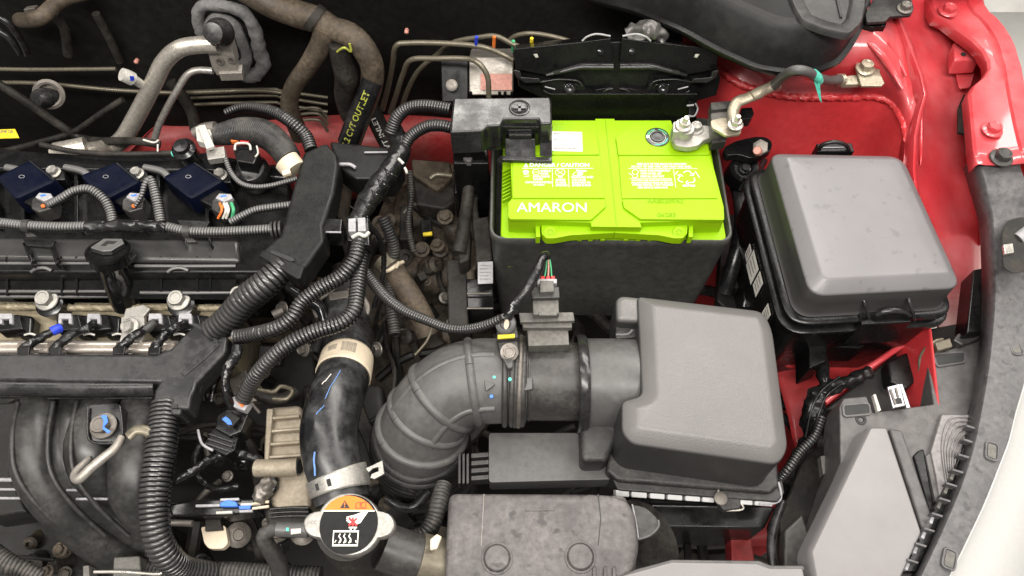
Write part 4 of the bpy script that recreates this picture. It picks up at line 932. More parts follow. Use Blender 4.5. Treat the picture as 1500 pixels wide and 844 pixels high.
# ================================================================== brake lines and small pipes
BL = M['brake_line']
def pipe(label, pts, r, m, name='brake_line', cat='pipe', group=None, **k):
    o, fr = tube(name, pts, r, m, None, **k); tag(o, label, cat, group); return o, fr
pipe('thin brown brake line arching from the hydraulic block down behind the taped loom', [PY(752, 88, .33), PY(712, 70, .34), PY(660, 64, .345), PY(600, 63, .35), PY(580, 68, .35), PY(575, 95, .36), PY(568, 130, .37), PY(560, 160, .38)], 4, BL, group=None)
pipe('thin brown brake line in a low arch entering the top of the hydraulic block', [PY(716, 142, .30), PY(714, 112, .31), PY(700, 92, .32), PY(680, 86, .33), PY(640, 86, .335), PY(602, 88, .34), PY(590, 110, .35), PY(580, 140, .36), PY(572, 165, .37)], 4, BL)
pipe('thin brown brake line crossing behind the other arches with an orange sleeve', [PY(780, 76, .33), PY(750, 64, .34), PY(726, 53, .345), PY(700, 55, .35), PY(665, 62, .36), PY(640, 80, .37), PY(612, 105, .375), PY(596, 135, .38), PY(588, 160, .385)], 3.6, BL)
pipe('thin brown pipe passing above the control unit cradle', [PY(840, 62, .345), PY(812, 54, .35), PY(780, 49, .355), PY(757, 52, .36), PY(745, 60, .365)], 3.4, BL)
for x, y0, y1, m in ((724, 54, 76, 'orange_wire'), (752, 60, 74, 'green_wire'), (779, 56, 73, 'yellow'), (698, 54, 70, 'blue_tape')):
    o, _ = tube('colour_sleeve', [PY(x, y0, .34), PY(x-1, y1, .342)], 2.6, M[m]); tag(o, {'orange_wire': 'short orange', 'green_wire': 'short green', 'yellow': 'short yellow', 'blue_tape': 'short blue'}[m]+' colour sleeve on a brake line near the hydraulic block', 'sleeve')
for i, (y0, y1) in enumerate(((101, 101), (121, 132))):
    pipe(('upper' if i == 0 else 'lower')+' of two thin pipes running along the dark firewall', [PY(-20, y0, .39), PY(60, y0+1, .39), PY(170, y1, .39)]+([PY(260, 136, .395), PY(380, 133, .395), PY(430, 140, .395)] if i else []), 3, BL)
for i, y in enumerate((131, 140, 150, 158, 166, 175)):
    pts = [PY(268 if i < 3 else 430, y+4, .40), PY(340 if i < 3 else 445, y+1, .40), PY(400 if i < 3 else 460, y, .40), PY(415 if i < 3 else 470, y+3, .40), PY(480, y+12+i, .40)]
    o, _ = tube('rear_pipe', pts, 2.4, BL); tag(o, 'thin brown pipe in the bundle low on the firewall', 'pipe', 'bundled pipes low on the firewall')
# ================================================================== air conditioning pipes
ac = thing('air_conditioning_pipes', 'bent silver alloy air conditioning pipes bolted to the firewall', 'pipe', P(250, 150, .65))
tube('thick_pipe', [PY(320, 66, .33), PY(290, 66, .33), PY(262, 72, .325), PY(240, 92, .32), PY(222, 128, .31), PY(200, 170, .30), PY(180, 203, .29), PY(160, 216, .285), (120, 222, .73), (80, 224, .73)], 12.5, M['alloy_pipe'], ac, seg=24)
tube('thin_pipe', [PY(312, 104, .33), PY(290, 103, .33), PY(274, 110, .325), PY(258, 135, .315), PY(243, 162, .31), PY(232, 185, .305), PY(226, 208, .30)], 5, M['steel'], ac, seg=16)
slab('flange', [PY(300, 62, .33), PY(337, 60, .33), PY(346, 92, .325), PY(349, 104, .325), PY(318, 112, .325), PY(310, 100, .325)], (0, .02, .008), M['cast_alloy'], ac, bev=.002)
slab('flange_foot', [PY(320, 108, .322), PY(354, 107, .322), PY(357, 118, .322), PY(324, 119, .322)], (0, .012, .004), M['cast_alloy'], ac, bev=.001)
for x, y in ((322, 90), (339, 88)): lathe('dimple', [(.005, 0), (.005, .001), (.0035, .0012), (.003, .0), (.0001, 0)], PY(x, y, .3248), (0, -1, .3), M['dull_metal'], ac, seg=14)
lathe('collar', [(.016, -.008), (.018, -.002), (.018, .004), (.014, .010), (.012, .024), (.0001, .026)], PY(322, 48, .33), (0, -.7, .6), M['rubber'], ac)
tube('service_port', [PY(212, 127, .31), PY(200, 119, .305), PY(193, 115, .302)], [6, 7, 7], M['white_plastic'], ac); tube('service_cap', [PY(194, 116, .302), PY(186, 112, .30), PY(178, 109, .298)], [10, 10.5, 9.5], M['white_plastic'], ac, seg=20)
slab('blue_mark', [PY(190, 112, .289), PY(196, 112, .289), PY(197, 118, .289), PY(191, 119, .289)], (0, .0005, 0), M['blue_tape'], ac, bev=0)
slab('blue_mark', [PY(319, 68, .3295), PY(328, 66, .3295), PY(328, 73, .3295), PY(318, 74, .3295)], (0, .0005, 0), M['blue_paint'], ac, bev=0)
tube('joint', [(128, 216, .737), (104, 222, .737), (82, 224, .737)], [16, 17, 15], M['alloy_pipe'], ac, seg=24)
gk = thing('firewall_gasket', 'loop of grey foam gasket around the pipe opening in the firewall', 'gasket', PY(340, 60, .40))
lp_ = [(296, 48), (290, 24), (300, 8), (330, 10), (356, 18), (372, 40), (380, 72), (386, 92), (378, 106), (364, 112), (354, 104), (362, 84), (352, 54), (340, 34), (320, 26), (308, 34), (303, 48)]
tube('foam', [PY(x, y, .392) for x, y in lp_], [9]*5+[10]*6+[8]*3+[9]*3, M['foam'], gk, wob=.25, seg=14, step=.004)
slab('opening', [PY(x, y, .400) for x, y in ((300, 40), (330, 18), (362, 50), (372, 95), (345, 110), (310, 90))], (0, .01, 0), M['ink'], gk, bev=0)
pl = thing('yellow_tag', 'yellow sticker tag on the edge of the dark cover', 'tag', P(12, 196, .74))
slab('tag', [(-12, 190), (22, 189), (28, 202), (-12, 203)], .001, M['yellow'], pl, z=.745, bev=0.0002); letter('ENGINE OIL', -8, 191, 20, 195, .7451, M['ink_grey'], pl, .01)
# heater hoses
HB = M['brown_hose']
hh = thing('heater_hoses', 'dusty brown rubber heater hoses forking down from the firewall', 'hose', PY(480, 140, .34))
tube('thick_hose', [PY(350, -20, .40), PY(400, 8, .39), PY(440, 22, .38), PY(466, 30, .37), PY(490, 46, .36)], [18, 19, 20, 19, 19], HB, hh, seg=22)
tube('collar', [PY(456, 22, .37), PY(466, 30, .367)], 21, M['old_black'], hh, seg=22)
tube('fork_hose', [PY(478, 40, .36), PY(470, 66, .355), PY(452, 96, .35), PY(432, 124, .345), PY(424, 148, .34), PY(428, 170, .34), PY(440, 200, .34)], [18, 16, 14, 13, 13, 13, 13], HB, hh, seg=22)
tube('bend_hose', [PY(486, 42, .36), PY(514, 52, .35), PY(536, 76, .34), PY(546, 104, .335), PY(540, 140, .33), PY(524, 180, .32), PY(508, 222, .31)], [17, 18, 18, 17, 16, 16, 16], HB, hh, seg=22)
tube('bend_hose', [PY(498, 64, .345), PY(502, 90, .342), PY(508, 112, .34), PY(505, 140, .345), PY(512, 170, .35)], [17, 17, 18, 15, 13], M['old_black'], hh, seg=22)
_, frh = tube('coolant_hose', [PY(546, 118, .325), PY(538, 140, .315), PY(524, 172, .305), PY(510, 208, .295)], 15.5, M['rubber'], hh, seg=24)
def wraptext(s, fr, f0, f1, ang, halfh, m, parent, flip=False):
    vs, fs = textmesh(s, .015); xa, xb = min(v.x for v in vs), max(v.x for v in vs); ya, yb = min(v.y for v in vs), max(v.y for v in vs); out = []
    n = len(fr)-1
    for v in vs:
        u = (v.x-xa)/(xb-xa); t = (v.y-ya)/(yb-ya)-.5
        k = (f0+(f1-f0)*u)*n; i = min(n-1, max(0, int(k))); g = k-i
        p = fr[i][0].lerp(fr[i+1][0], g); N = fr[i][2]; B = fr[i][3]; r = fr[i][4]+.0004
        a = R(ang)+t*2*halfh/r*(-1 if flip else 1); out.append(p+N*math.cos(a)*r+B*math.sin(a)*r)
    return mesh('lettering', out, fs, m, parent, recalc=False)
# find the angle that faces forward and up
def facing(fr, d=Vector((0, -.75, .66))):
    p, T, N, B, r = fr[len(fr)//2]; return math.degrees(math.atan2(B.dot(d), N.dot(d)))
wraptext('1.2 CVT OUTLET', frh, .96, .12, facing(frh), .0045, M['lime_print'], hh)
_, fri = tube('coolant_hose', [PY(538, 150, .345), PY(552, 178, .335), PY(566, 206, .325), PY(576, 222, .32)], 13, M['old_black'], hh, seg=22)
wraptext('CVT INLET', fri, .95, .2, facing(fri), .0038, M['white_print'], hh)
tube('hose_tie', [PY(494, 76, .328), PY(504, 70, .325), PY(514, 76, .328), PY(512, 64, .33)], 1.8, M['lime_print'], hh, seg=8)
# dark gear at the very left of the firewall
cw = thing('dark_wiper_linkage', 'dark brown pipe and clamp below the cowl at the firewall', 'pipe', PY(60, 40, .39))
tube('pipe', [PY(130, -12, .40), PY(90, 0, .395), (58, 26, .86), PY(30, 30, .39)], 11, HB, cw, seg=18)
slab('clamp', [PY(34, 14, .37), PY(50, 12, .37), PY(62, 34, .37), PY(52, 38, .37), PY(38, 26, .37)], (0, .01, -.003), M['dull_metal'], cw, bev=.001)
tube('cable', [PY(-10, 20, .385), PY(14, 36, .38), PY(32, 62, .38), PY(40, 80, .38)], 5, M['rubber'], cw); tube('cable', [PY(-10, 40, .385), PY(14, 56, .38), PY(30, 78, .38)], 5, M['rubber'], cw)
tube('cable', [PY(80, 22, .40), PY(94, 42, .40), PY(100, 80, .40)], 7, M['old_black'], cw); tube('cable', [PY(140, 20, .41), PY(160, 56, .41), PY(176, 90, .41)], 6, M['old_black'], cw)
sn2 = thing('oxygen_sensor', 'black sensor with a pale ring below the firewall pipes', 'sensor', PY(70, 145, .36))
lathe('ring', [(.020, -.004), (.021, .002), (.017, .004), (.014, .003), (.014, -.004)], PY(72, 138, .36), (.2, -.6, .5), M['dull_metal'], sn2); lathe('plug', [(.014, -.02), (.014, .008), (.011, .014), (.0001, .015)], PY(66, 144, .355), (-.3, -.6, .5), M['rubber'], sn2)
for lbl, pts, r in (('slack black cable sagging across the red cross member from the firewall', [PY(-10, 118, .33), PY(40, 150, .325), PY(90, 185, .32), PY(130, 205, .31), (200, 207, .76), (235, 212, .76)], 6),
                    ('slack black cable crossing behind the ignition coils', [PY(180, 146, .34), PY(150, 165, .33), PY(110, 192, .32), PY(60, 208, .31), PY(4, 222, .30)], 4.5),
                    ('thin dark cable along the rear of the cylinder cover', [(60, 212, .765), (110, 222, .765), (180, 226, .765), (262, 224, .765)], 4)):
    o, _ = tube('cable', pts, r, M['old_black']); tag(o, lbl, 'cable')
nz = thing('red_wiring_label', 'small white and teal wire marker on the slack cable', 'tag', P(228, 214, .77))
tube('sleeve', [(252, 226, .768), (262, 224, .768)], 4.4, M['teal'], nz); tube('tie', [(210, 205, .772), (226, 209, .772), (232, 205, .775)], 1.4, M['white_wire'], nz, seg=8); tube('tie', [(231, 212, .772), (231, 222, .772)], 1.2, M['white_wire'], nz, seg=8)
for x, y in ((201, 88), (596, 44)):
    o = lathe('red_stud_cap', [(.003, 0), (.003, .006), (.0001, .008)], PY(x, y, .405), (0, -1, .2), M['pink_wire'], None, seg=12); tag(o, 'tiny red cap on a stud on the firewall', 'stud', 'red stud caps on the firewall')
# ================================================================== engine: cylinder cover
CP = M['conduit']; CH = M['channel']
vc = thing('cylinder_cover', 'black plastic cylinder head cover under the ignition coils', 'engine cover', P(180, 330, .60))
slab('rear_rail', [(-30, 212), (60, 222), (150, 226), (260, 226), (300, 222), (420, 246), (420, 262), (300, 250), (150, 250), (-30, 248)], .06, M['gloss_black'], vc, z=.755, bev=.004, seg=3)
slab('deck', [(-30, 236), (420, 240), (428, 330), (400, 400), (-30, 400)], .12, M['black_plastic'], vc, z=.735, bev=.004)
for x in (-8, 30, 108, 228, 300): slab('deck_rib', [(x, 240), (x+6, 240), (x+6, 330), (x, 330)], .02, M['gloss_black'], vc, z=.748, bev=.001)
for x in (10, 96, 212): tube('deck_bar', [(x, 246, .752), (x+26, 252, .752), (x+36, 262, .75)], 6, M['rail_painted_sheen'], vc)
# front wall of the cover with its two horizontal steps, highlights painted grey, and fins
slab('front_step', [(-30, 346), (350, 350), (352, 384), (-30, 380)], .05, M['step_painted_sheen'], vc, z=.742, bev=.006, seg=4)
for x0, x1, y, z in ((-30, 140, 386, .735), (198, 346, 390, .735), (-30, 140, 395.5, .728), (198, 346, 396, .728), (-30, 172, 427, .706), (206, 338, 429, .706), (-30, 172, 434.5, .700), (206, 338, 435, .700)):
    tube('rail', [(x0, y, z), ((x0+x1)/2, y+.4, z), (x1, y, z)], 3.0, M['rail_painted_sheen'], vc, seg=12)
slab('front_wall', [(-30, 376, .738), (348, 380, .738), (344, 440, .700), (-30, 436, .700)], (0, .03, -.03), M['black_plastic'], vc, bev=.001)
for x in (9, 89, 111, 235, 288, 307): slab('fin', [(x-1.5, 376, .743), (x+1.5, 376, .743), (x+3, 434, .704), (x-.5, 434, .704)], (0, .02, -.02), M['gloss_black'], vc, bev=.0006)
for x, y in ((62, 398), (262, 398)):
    tube('arch', [(x-16, y+1, .735), (x-8, y-4, .737), (x+4, y-5, .737), (x+14, y-1, .735)], 3, M['rail_painted_sheen'], vc)
for x, y in ((57, 380), (283, 352)):
    slab('gusset', [(x-25, y-24), (x-20, y-26), (x-10, y), (x-12, y+8)], .012, M['gloss_black'], vc, z=.752, bev=.001); slab('gusset', [(x+12, y-28), (x+17, y-28), (x+27, y+4), (x+24, y+8)], .012, M['gloss_black'], vc, z=.752, bev=.001)
    slab('conduit_shelf', [(x-24, y-30), (x+24, y-28), (x+18, y-18), (x-18, y-20)], .004, M['cover_black'], vc, z=.756, bev=.0006)
for x, y in ((69, 437), (262, 437), (352, 431)):
    lathe('bolt_boss', [(.017, -.03), (.017, 0), (.014, .001), (.0001, .001)], P(x+3, y+8, .696), (0, -.25, 1), M['gloss_black'], vc)
    bolt(P(x, y+2, .700), .0145, M['lead'], vc, axis=(0, -.25, 1))
# white daubs and loose dark connector between coils
# ------------------------------------------------------------------ ignition coils
GRP = 'ignition coils on the cylinder cover'
seat = ['with a short looping conduit, beside the slack cables', 'with an upright looping conduit, between the other two coils', 'with bare green and white wires, beside the ribbed hose']
quads = [([(-2, 259), (44, 236), (78, 264), (24, 289)], (79, 249), (62, 291)), ([(121, 257), (171, 239), (202, 265), (155, 290)], (201, 251), (195, 291)), ([(242, 259), (285, 239), (324, 264), (280, 289)], (323, 253), (326, 292))]
for i, (qd, bp_, cn) in enumerate(quads):
    t = thing('ignition_coil', 'blue black ignition coil '+seat[i], 'ignition coil', P(sum(x for x, y in qd)/4, 268, .74), GRP)
    k0_ = Plan(qd, .772, .004, 3); k = lambda d, z: k0_(d+.003, z)
    loft('housing', [k(.001, .742), k(0, .768), k(-.001, .7712), k(-.003, .772), k(-.008, .772)], M['coil'], t)
    tube('edge', [(qd[1][0], qd[1][1], .7725), ((qd[1][0]+qd[2][0])/2, (qd[1][1]+qd[2][1])/2, .7725), (qd[2][0], qd[2][1], .7725)], 1.2, M['cover_black'], t, seg=8)
    strip('print', ell(qd[0][0]+34, 259, 4, 2.2, 12), .6, .7722, M['pale_connector'], t, closed=True)
    slab('arm', [(bp_[0]-12, bp_[1]+4), (bp_[0]+14, bp_[1]), (bp_[0]+16, bp_[1]+14), (bp_[0]-12, bp_[1]+18)], .02, M['gloss_black'], t, z=.760, bev=.002)
    bolt(P(bp_[0], bp_[1]+4, .761), .0098, M['lead'], t, flange=.92)
    cx, cy = cn
    slab('nose', [(cx-40, cy-2), (cx-8, cy-16), (cx+10, cy-8), (cx-14, cy+12)], .02, M['gloss_black'], t, z=.764, bev=.002)
    b = slab('plug', [(cx-16, cy+1), (cx-2, cy-9), (cx+17, cy-3), (cx+14, cy+14), (cx-6, cy+20), (cx-17, cy+14)], .022, M['duct_dark'], t, z=.772, bev=.002)
    slab('plug_top', [(cx-11, cy-2), (cx-5, cy-9), (cx+12, cy-8), (cx+15, cy-2), (cx+2, cy+4)], .006, M['pale_connector'], b, z=.777, bev=.001)
    slab('plug_mark', [(cx-4, cy-5), (cx+4, cy-7), (cx+6, cy-5), (cx-2, cy-3)], .0004, M['blue_paint'], b, z=.7775, bev=0)
    lathe('wire_seal', [(.0024, -.004), (.0024, .002), (.0016, .003)], P(cx+1, cy+11, .7745), (.5, -.5, .6), M['orange_wire'], b, seg=12)
for x, m in ((322, 'orange_wire'), (328, 'white_wire'), (332, 'white_wire'), (339, 'green_wire')):
    o, _ = tube('wire', [(x, 298, .776), (x+3, 308, .777), (x-1+(x-330)*.2, 320, .768)], 1.9 if m != 'green_wire' else 2.6, M[m], seg=8); tag(o, {'orange_wire': 'thin orange wire', 'white_wire': 'thin white wire', 'green_wire': 'thin green wire'}[m]+' at the coil plug beside the ribbed hose', 'wire', 'white wires at the coil plug' if m == 'white_wire' else None)
# ------------------------------------------------------------------ conduit along the cylinder cover
cc = thing('coil_conduit', 'ribbed black wiring conduit along the front of the ignition coils', 'conduit', P(200, 335, .76))
tube('conduit', [(-20, 326, .772), (0, 327, .772), (40, 331, .772), (93, 333, .772), (160, 331, .772), (229, 331, .772), (267, 338, .772), (290, 340, .772), (333, 340, .772), (400, 336, .772)], 8, M['conduit_grey'], cc, corr=(.0034, .0013), seg=16)
tube('taped_joint', [(128, 333, .772), (160, 331, .773), (200, 331, .773), (245, 333, .772)], 9.2, M['tape'], cc, wob=.35, step=.0018, seg=18)
tube('branch', [(72, 301, .778), (92, 290, .785), (110, 280, .788), (132, 278, .788), (152, 292, .782), (162, 310, .776), (166, 328, .772)], [5.5, 7, 7, 7, 7, 7.5, 8], M['conduit_grey'], cc, corr=(.0034, .0012))
tube('branch', [(198, 303, .778), (207, 288, .785), (213, 270, .790), (221, 264, .790), (228, 285, .785), (233, 308, .778), (236, 326, .774)], [3, 4, 5, 6.5, 7.5, 8, 8], M['conduit_grey'], cc, corr=(.0034, .0012))
tube('branch', [(337, 326, .774), (356, 316, .778), (374, 308, .780), (398, 304, .780), (430, 300, .776)], 6, M['conduit_grey'], cc, corr=(.0032, .0012))
tube('branch', [(330, 232, .79), (338, 252, .784), (352, 268, .782), (372, 274, .782), (398, 272, .782), (435, 262, .78)], 4.2, M['conduit_grey'], cc, corr=(.0030, .0008), seg=10)
for x, y in ((40, 331), (275, 339)):
    c = tube('clip', [(x-4.5, y, .772), (x+4.5, y+.3, .772)], 9.6, M['duct_dark'], cc, seg=16)[0]
    slab('clip_foot', [(x-4, y+8), (x+5, y+8), (x+14, y+15), (x-2, y+16)], .006, M['duct_dark'], c, z=.768, bev=.001)
for k in range(3): tube('collar', [(398+k*6, 337-k*.5, .772), (401+k*6, 336.7-k*.5, .772)], 12.5, M['duct_dark'], cc, seg=20)
# ------------------------------------------------------------------ oil filler cap
oc = thing('oil_filler_cap', 'round black oil filler cap with a raised grip and cut-out', 'oil cap', P(165, 400, .70))
axo = Vector((.08, .42, 1)).normalized(); co = P(158, 367, .768)
r0 = 31*S(co)
lathe('disc', [(r0*.9, -.016), (r0*.92, -.006), (r0, -.004), (r0, .000), (r0*.97, .0015), (r0*.86, .0015), (r0*.84, .0005), (.0001, .0005)], co, axo, M['black_plastic'], oc, seg=40)
Mx = axis_mat(axo)
def lp3(pts, h): return [co+Mx @ Vector((x, y, h)) for x, y in pts]
ux = (Mx.inverted() @ Vector((1, 0, 0))); uang = math.atan2(ux.y, ux.x)
def rt2(x, y): return (x*math.cos(uang)-y*math.sin(uang), x*math.sin(uang)+y*math.cos(uang))
grip = [rt2(x, y) for x, y in ((-.016, -.006), (-.009, .014), (.012, .016), (.018, .007), (.010, -.010), (.0, -.012))]
slab('grip', lp3(grip, .0075), -axo*.007, M['rail_painted_sheen'], oc, bev=.0012)
slab('grip_hole', lp3([rt2(x, y) for x, y in ((-.006, -.002), (-.003, .009), (.009, .009), (.007, .003), (.001, .003), (.0, -.002))], .0079), -axo*.0008, M['ink'], oc, bev=0)
tube('neck', [(162, 376, .758), (168, 392, .735), (176, 415, .71), (186, 445, .675)], [26, 24, 22, 21], M['gloss_black'], oc, seg=30)
slab('neck_tab', [(176, 382), (196, 368), (200, 374), (180, 390)], .006, M['cover_black'], oc, z=.755, bev=.001)
# ------------------------------------------------------------------ cylinder head strip, injectors, fuel rail
ch = thing('engine_block', 'beige alloy cylinder head edge showing below the black cover', 'cylinder head', P(160, 480, .50))
slab('edge', [(-30, 440), (345, 444), (335, 520), (-30, 520)], .15, M['beige_gasket'], ch, z=.672, bev=.004)
slab('block', [(-40, 500), (460, 500), (470, 640), (-40, 640)], .25, M['deep_black'], ch, z=.55, bev=.006)
tube('gasket_bead', [(-20, 449, .682), (60, 450, .682), (170, 451, .682), (250, 450, .682), (330, 452, .682)], 5, M['beige_gasket'], ch, wob=.4, step=.002)
slab('lifting_plate', [(177, 464), (211, 463), (212, 490), (206, 501), (174, 501), (178, 490)], .004, M['white_plastic'] if False else M['lead'], ch, z=.706, bev=.0012, r=.003)
slab('lifting_plate', [(184, 452), (210, 446), (220, 452), (210, 464), (180, 466)], .004, M['lead'], ch, z=.700, bev=.001)
bolt(P(191, 479, .7065), .0115, M['lead'], ch, axis=(-.2, -.3, 1))
fr_ = thing('fuel_rail', 'silver fuel rail in short segments under the wiring channel', 'fuel rail', P(120, 510, .65))
for x0, x1 in ((-30, 28), (52, 72), (92, 172), (190, 222), (238, 256)):
    for k, (y, rr) in enumerate(((505, 4.2), (513, 4.4))): tube('segment', [(x0, y, .70), ((x0+x1)/2, y, .70), (x1, y, .70)], rr, M['rail_silver'], fr_, seg=14)
slab('rail_body', [(-30, 498), (262, 498), (256, 520), (-30, 520)], .02, M['dull_metal'], fr_, z=.694, bev=.002)
for i, (x, lbl) in enumerate(((8, 'at the outer end of the rail'), (95, 'with a blue taped wire'), (137, 'between blue taped lead and lifting plate'), (227, 'just past the metal lifting plate'), (271, 'next to the thick ribbed conduit'))):
    t = thing('injector_plug', 'black fuel injector plug with a silver clip '+lbl, 'injector', P(x, 475, .67), 'fuel injector plugs')
    slab('plug', [(x-14, 462), (x+20, 460), (x+26, 482), (x-12, 486)], .02, M['gloss_black'], t, z=.700, bev=.002)
    slab('body', [(x+12, 458), (x+40, 462), (x+38, 492), (x+12, 490)], .02, M['gloss_black'], t, z=.692, bev=.005, seg=3)
    c = slab('clip', [(x-9, 459), (x+9, 459), (x+10, 467), (x-10, 467)], .005, M['pale_connector'], t, z=.705, bev=.0008)
    slab('clip_arm', [(x-10, 466), (x-5, 466), (x-5, 474), (x-10, 474)], .005, M['pale_connector'], c, z=.704, bev=.0008); slab('clip_arm', [(x+5, 466), (x+10, 466), (x+10, 474), (x+5, 474)], .005, M['pale_connector'], c, z=.704, bev=.0008)
    tube('ring', [(x+28, 491, .700), (x+36, 489, .702), (x+44, 491, .700)], 1.6, M['white_plastic'], t, seg=8)
for lbl, pts, tapec in (('short black wire sleeve with a blue taped end over the fuel rail', [(32, 516, .715), (42, 506, .718), (60, 495, .716), (76, 486, .712), (88, 481, .708)], 'blue_tape'), ('twisted black wire sleeve over the fuel rail between oil cap and blue tape', [(78, 516, .715), (88, 503, .718), (105, 492, .716), (124, 482, .712), (138, 474, .706)], None),
                        ('black wire sleeve with a bluish end crossing the fuel rail by the lifting plate', [(172, 516, .715), (184, 503, .718), (198, 492, .716), (212, 483, .712), (224, 474, .708)], 'duct_dark'), ('plain black wire sleeve crossing the fuel rail beside the wiring channel', [(224, 516, .715), (232, 503, .718), (244, 488, .716), (258, 479, .712), (272, 473, .706)], None)):
    t = thing('injector_lead', lbl, 'wire', W(pts[2]))
    tube('sleeve', pts, [7, 7, 6.5, 6, 5], M['tape'], t, wob=.4, step=.002, seg=14)
    slab('foot', [(pts[0][0]-8, 508), (pts[0][0]+12, 506), (pts[0][0]+10, 520), (pts[0][0]-8, 520)], .012, M['black_plastic'], t, z=.722, bev=.002)
    if tapec: tube('tape_end', [pts[3], (pts[3][0]+6, pts[3][1]-3, .711), pts[4]], 7, M[tapec], t)
# ------------------------------------------------------------------ lower wiring channel (Y shape)
lc = thing('lower_wiring_channel', 'dusty black Y shaped wiring channel across the intake manifold', 'wiring channel', P(160, 550, .68))
yk = [(-30, 517), (228, 519), (250, 510), (289, 470), (334, 492), (331, 516), (288, 560), (280, 582), (277, 600), (221, 598), (226, 572), (232, 561), (-30, 557)]
slab('cover', yk, .03, CH, lc, z=.738, bev=.004, seg=4)
tube('rolled_front', [(-30, 566, .724), (60, 567, .724), (150, 568, .724), (230, 567, .724)], 14, CH, lc, flat=1.0, seg=24)
tube('rolled_side', [(324, 515, .722), (306, 538, .722), (290, 557, .722), (280, 584, .720)], [14, 14, 13, 10], CH, lc, seg=20)
tube('lower_edge', [(-30, 583, .712), (100, 583.5, .712), (224, 583, .712)], 1.8, M['cover_black'], lc, seg=8)
tube('lower_edge', [(332, 520, .716), (310, 548, .714), (289, 568, .712), (282, 598, .710)], 1.8, M['cover_black'], lc, seg=8)
slab('slot', [(281, 476), (285, 473), (320, 494), (317, 500), (312, 498), (312, 494)], .0012, M['ink'], lc, z=.7388, bev=0); slab('slot_tab', [(311, 495), (318, 494), (319, 501), (313, 502)], .002, CH, lc, z=.7402, bev=.0005)
slab('slot', [(228, 591), (260, 592), (260, 598), (228, 597)], .0012, M['ink'], lc, z=.7388, bev=0); slab('collar', [(219, 596), (266, 597), (264, 608), (217, 606)], .03, CH, lc, z=.738, bev=.003)
slab('ridge', [(264, 546), (292, 516), (318, 500), (322, 505), (300, 526), (270, 551)], .002, CH, lc, z=.7395, bev=.0012)
# ------------------------------------------------------------------ upper wiring channel
uc = thing('upper_wiring_channel', 'black tapering wiring channel with a slotted end behind the thick conduit', 'wiring channel', P(450, 300, .72))
uk = [(444, 222), (478, 208), (494, 226), (496, 242), (490, 282), (474, 330), (476, 352), (444, 396), (436, 404), (380, 374), (384, 366), (410, 344), (427, 282), (440, 236)]
mk('channel_dull', (.008, .008, .008), .42, spec=.3, dust=.3, dcol=(.04, .038, .035), dscale=26, grain=.25, gscale=500)
slab('cover', uk, .035, M['channel_dull'], uc, z=.79, bev=.005, seg=4)
slab('collar', [(378, 374), (384, 365), (446, 390), (440, 408), (434, 408)], .02, M['channel_dull'], uc, z=.794, bev=.002)
slab('slot', [(396, 367), (400, 367), (430, 378), (431, 382), (426, 383), (397, 371)], .001, M['ink'], uc, z=.7948, bev=0)
tube('lower_edge', [(478, 354, .77), (468, 372, .77), (452, 392, .77), (440, 406, .77)], 1.8, M['cover_black'], uc, seg=8)
slab('cross_arm', [(482, 206), (520, 210), (576, 216), (590, 236), (574, 262), (520, 262), (494, 244)], .04, M['channel_dull'], uc, z=.772, bev=.004)
tube('edge_mark', [(534, 223.5, .7745), (568, 223, .7745)], 1.4, M['pale_connector'], uc, seg=8); tube('edge_mark', [(494, 241, .776), (512, 241, .776), (521, 246, .775)], 2.6, M['pale_connector'], uc, seg=8)
slab('end_block', [(470, 318), (502, 320), (500, 341), (470, 340)], .03, M['gloss_black'], uc, z=.776, bev=.002)
tube('end_edge', [(471, 340, .777), (500, 340.5, .777)], 1.4, M['pale_connector'], uc, seg=8)
# ------------------------------------------------------------------ thick conduits
def conduit(label, pts, r, pitch=.0042, dep=.0018, m=CP, seg=20):
    o, fr = tube('wiring_conduit', pts, r, m, None, corr=(pitch, dep), seg=seg); tag(o, label, 'conduit'); return o
conduit('thickest ribbed conduit joining the two wiring channels', [(310, 488, .732), (334, 468, .745), (360, 440, .762), (392, 414, .775), (420, 388, .78)], [20, 21, 22, 22, 20], .0058, .0026, seg=24)
conduit('thick ribbed conduit dropping from the Y shaped channel past the intake runners', [(244, 590, .728), (240, 620, .728), (236, 660, .728), (230, 700, .725), (226, 745, .72), (230, 785, .71), (245, 815, .69), (270, 832, .66), (310, 838, .63)], [21, 22, 23, 23, 22, 21, 21, 18, 15], .0050, .0022, seg=24)
conduit('ribbed conduit running along the bottom beside the radiator', [(200, 834, .62), (260, 838, .62), (330, 838, .62), (400, 842, .62), (470, 845, .62)], 15, .0044, .0016, M['conduit_dusty'])
conduit('ribbed conduit looping from the white connector down to the thick conduit', [(529, 345, .792), (524, 365, .792), (519, 382, .790), (500, 405, .785), (470, 422, .78), (443, 442, .775), (427, 466, .77), (404, 481, .765), (366, 491, .75), (345, 494, .745)], 11.5)
conduit('ribbed conduit looping from the white connector to the plug beside the alternator', [(530, 370, .775), (527, 392, .775), (523, 430, .775), (518, 456, .775), (498, 474, .775), (458, 487, .775), (418, 508, .77), (386, 537, .755), (368, 562, .735), (356, 586, .72)], 12)
conduit('thin ribbed conduit behind the loops, dropping toward the hose label', [(560, 318, .72), (572, 345, .70), (577, 370, .68), (572, 400, .66), (572, 440, .65), (578, 490, .64)], 9, .0038, .0014, M['conduit_dusty'])
conduit('ribbed conduit swinging from the loops across to the intake clamp', [(536, 400, .74), (562, 432, .745), (590, 454, .755), (627, 470, .765), (657, 481, .775), (685, 482, .785), (712, 476, .80), (735, 466, .812)], [9, 9, 8, 7.5, 7, 7, 7, 6.5], .0034, .0013, seg=14)
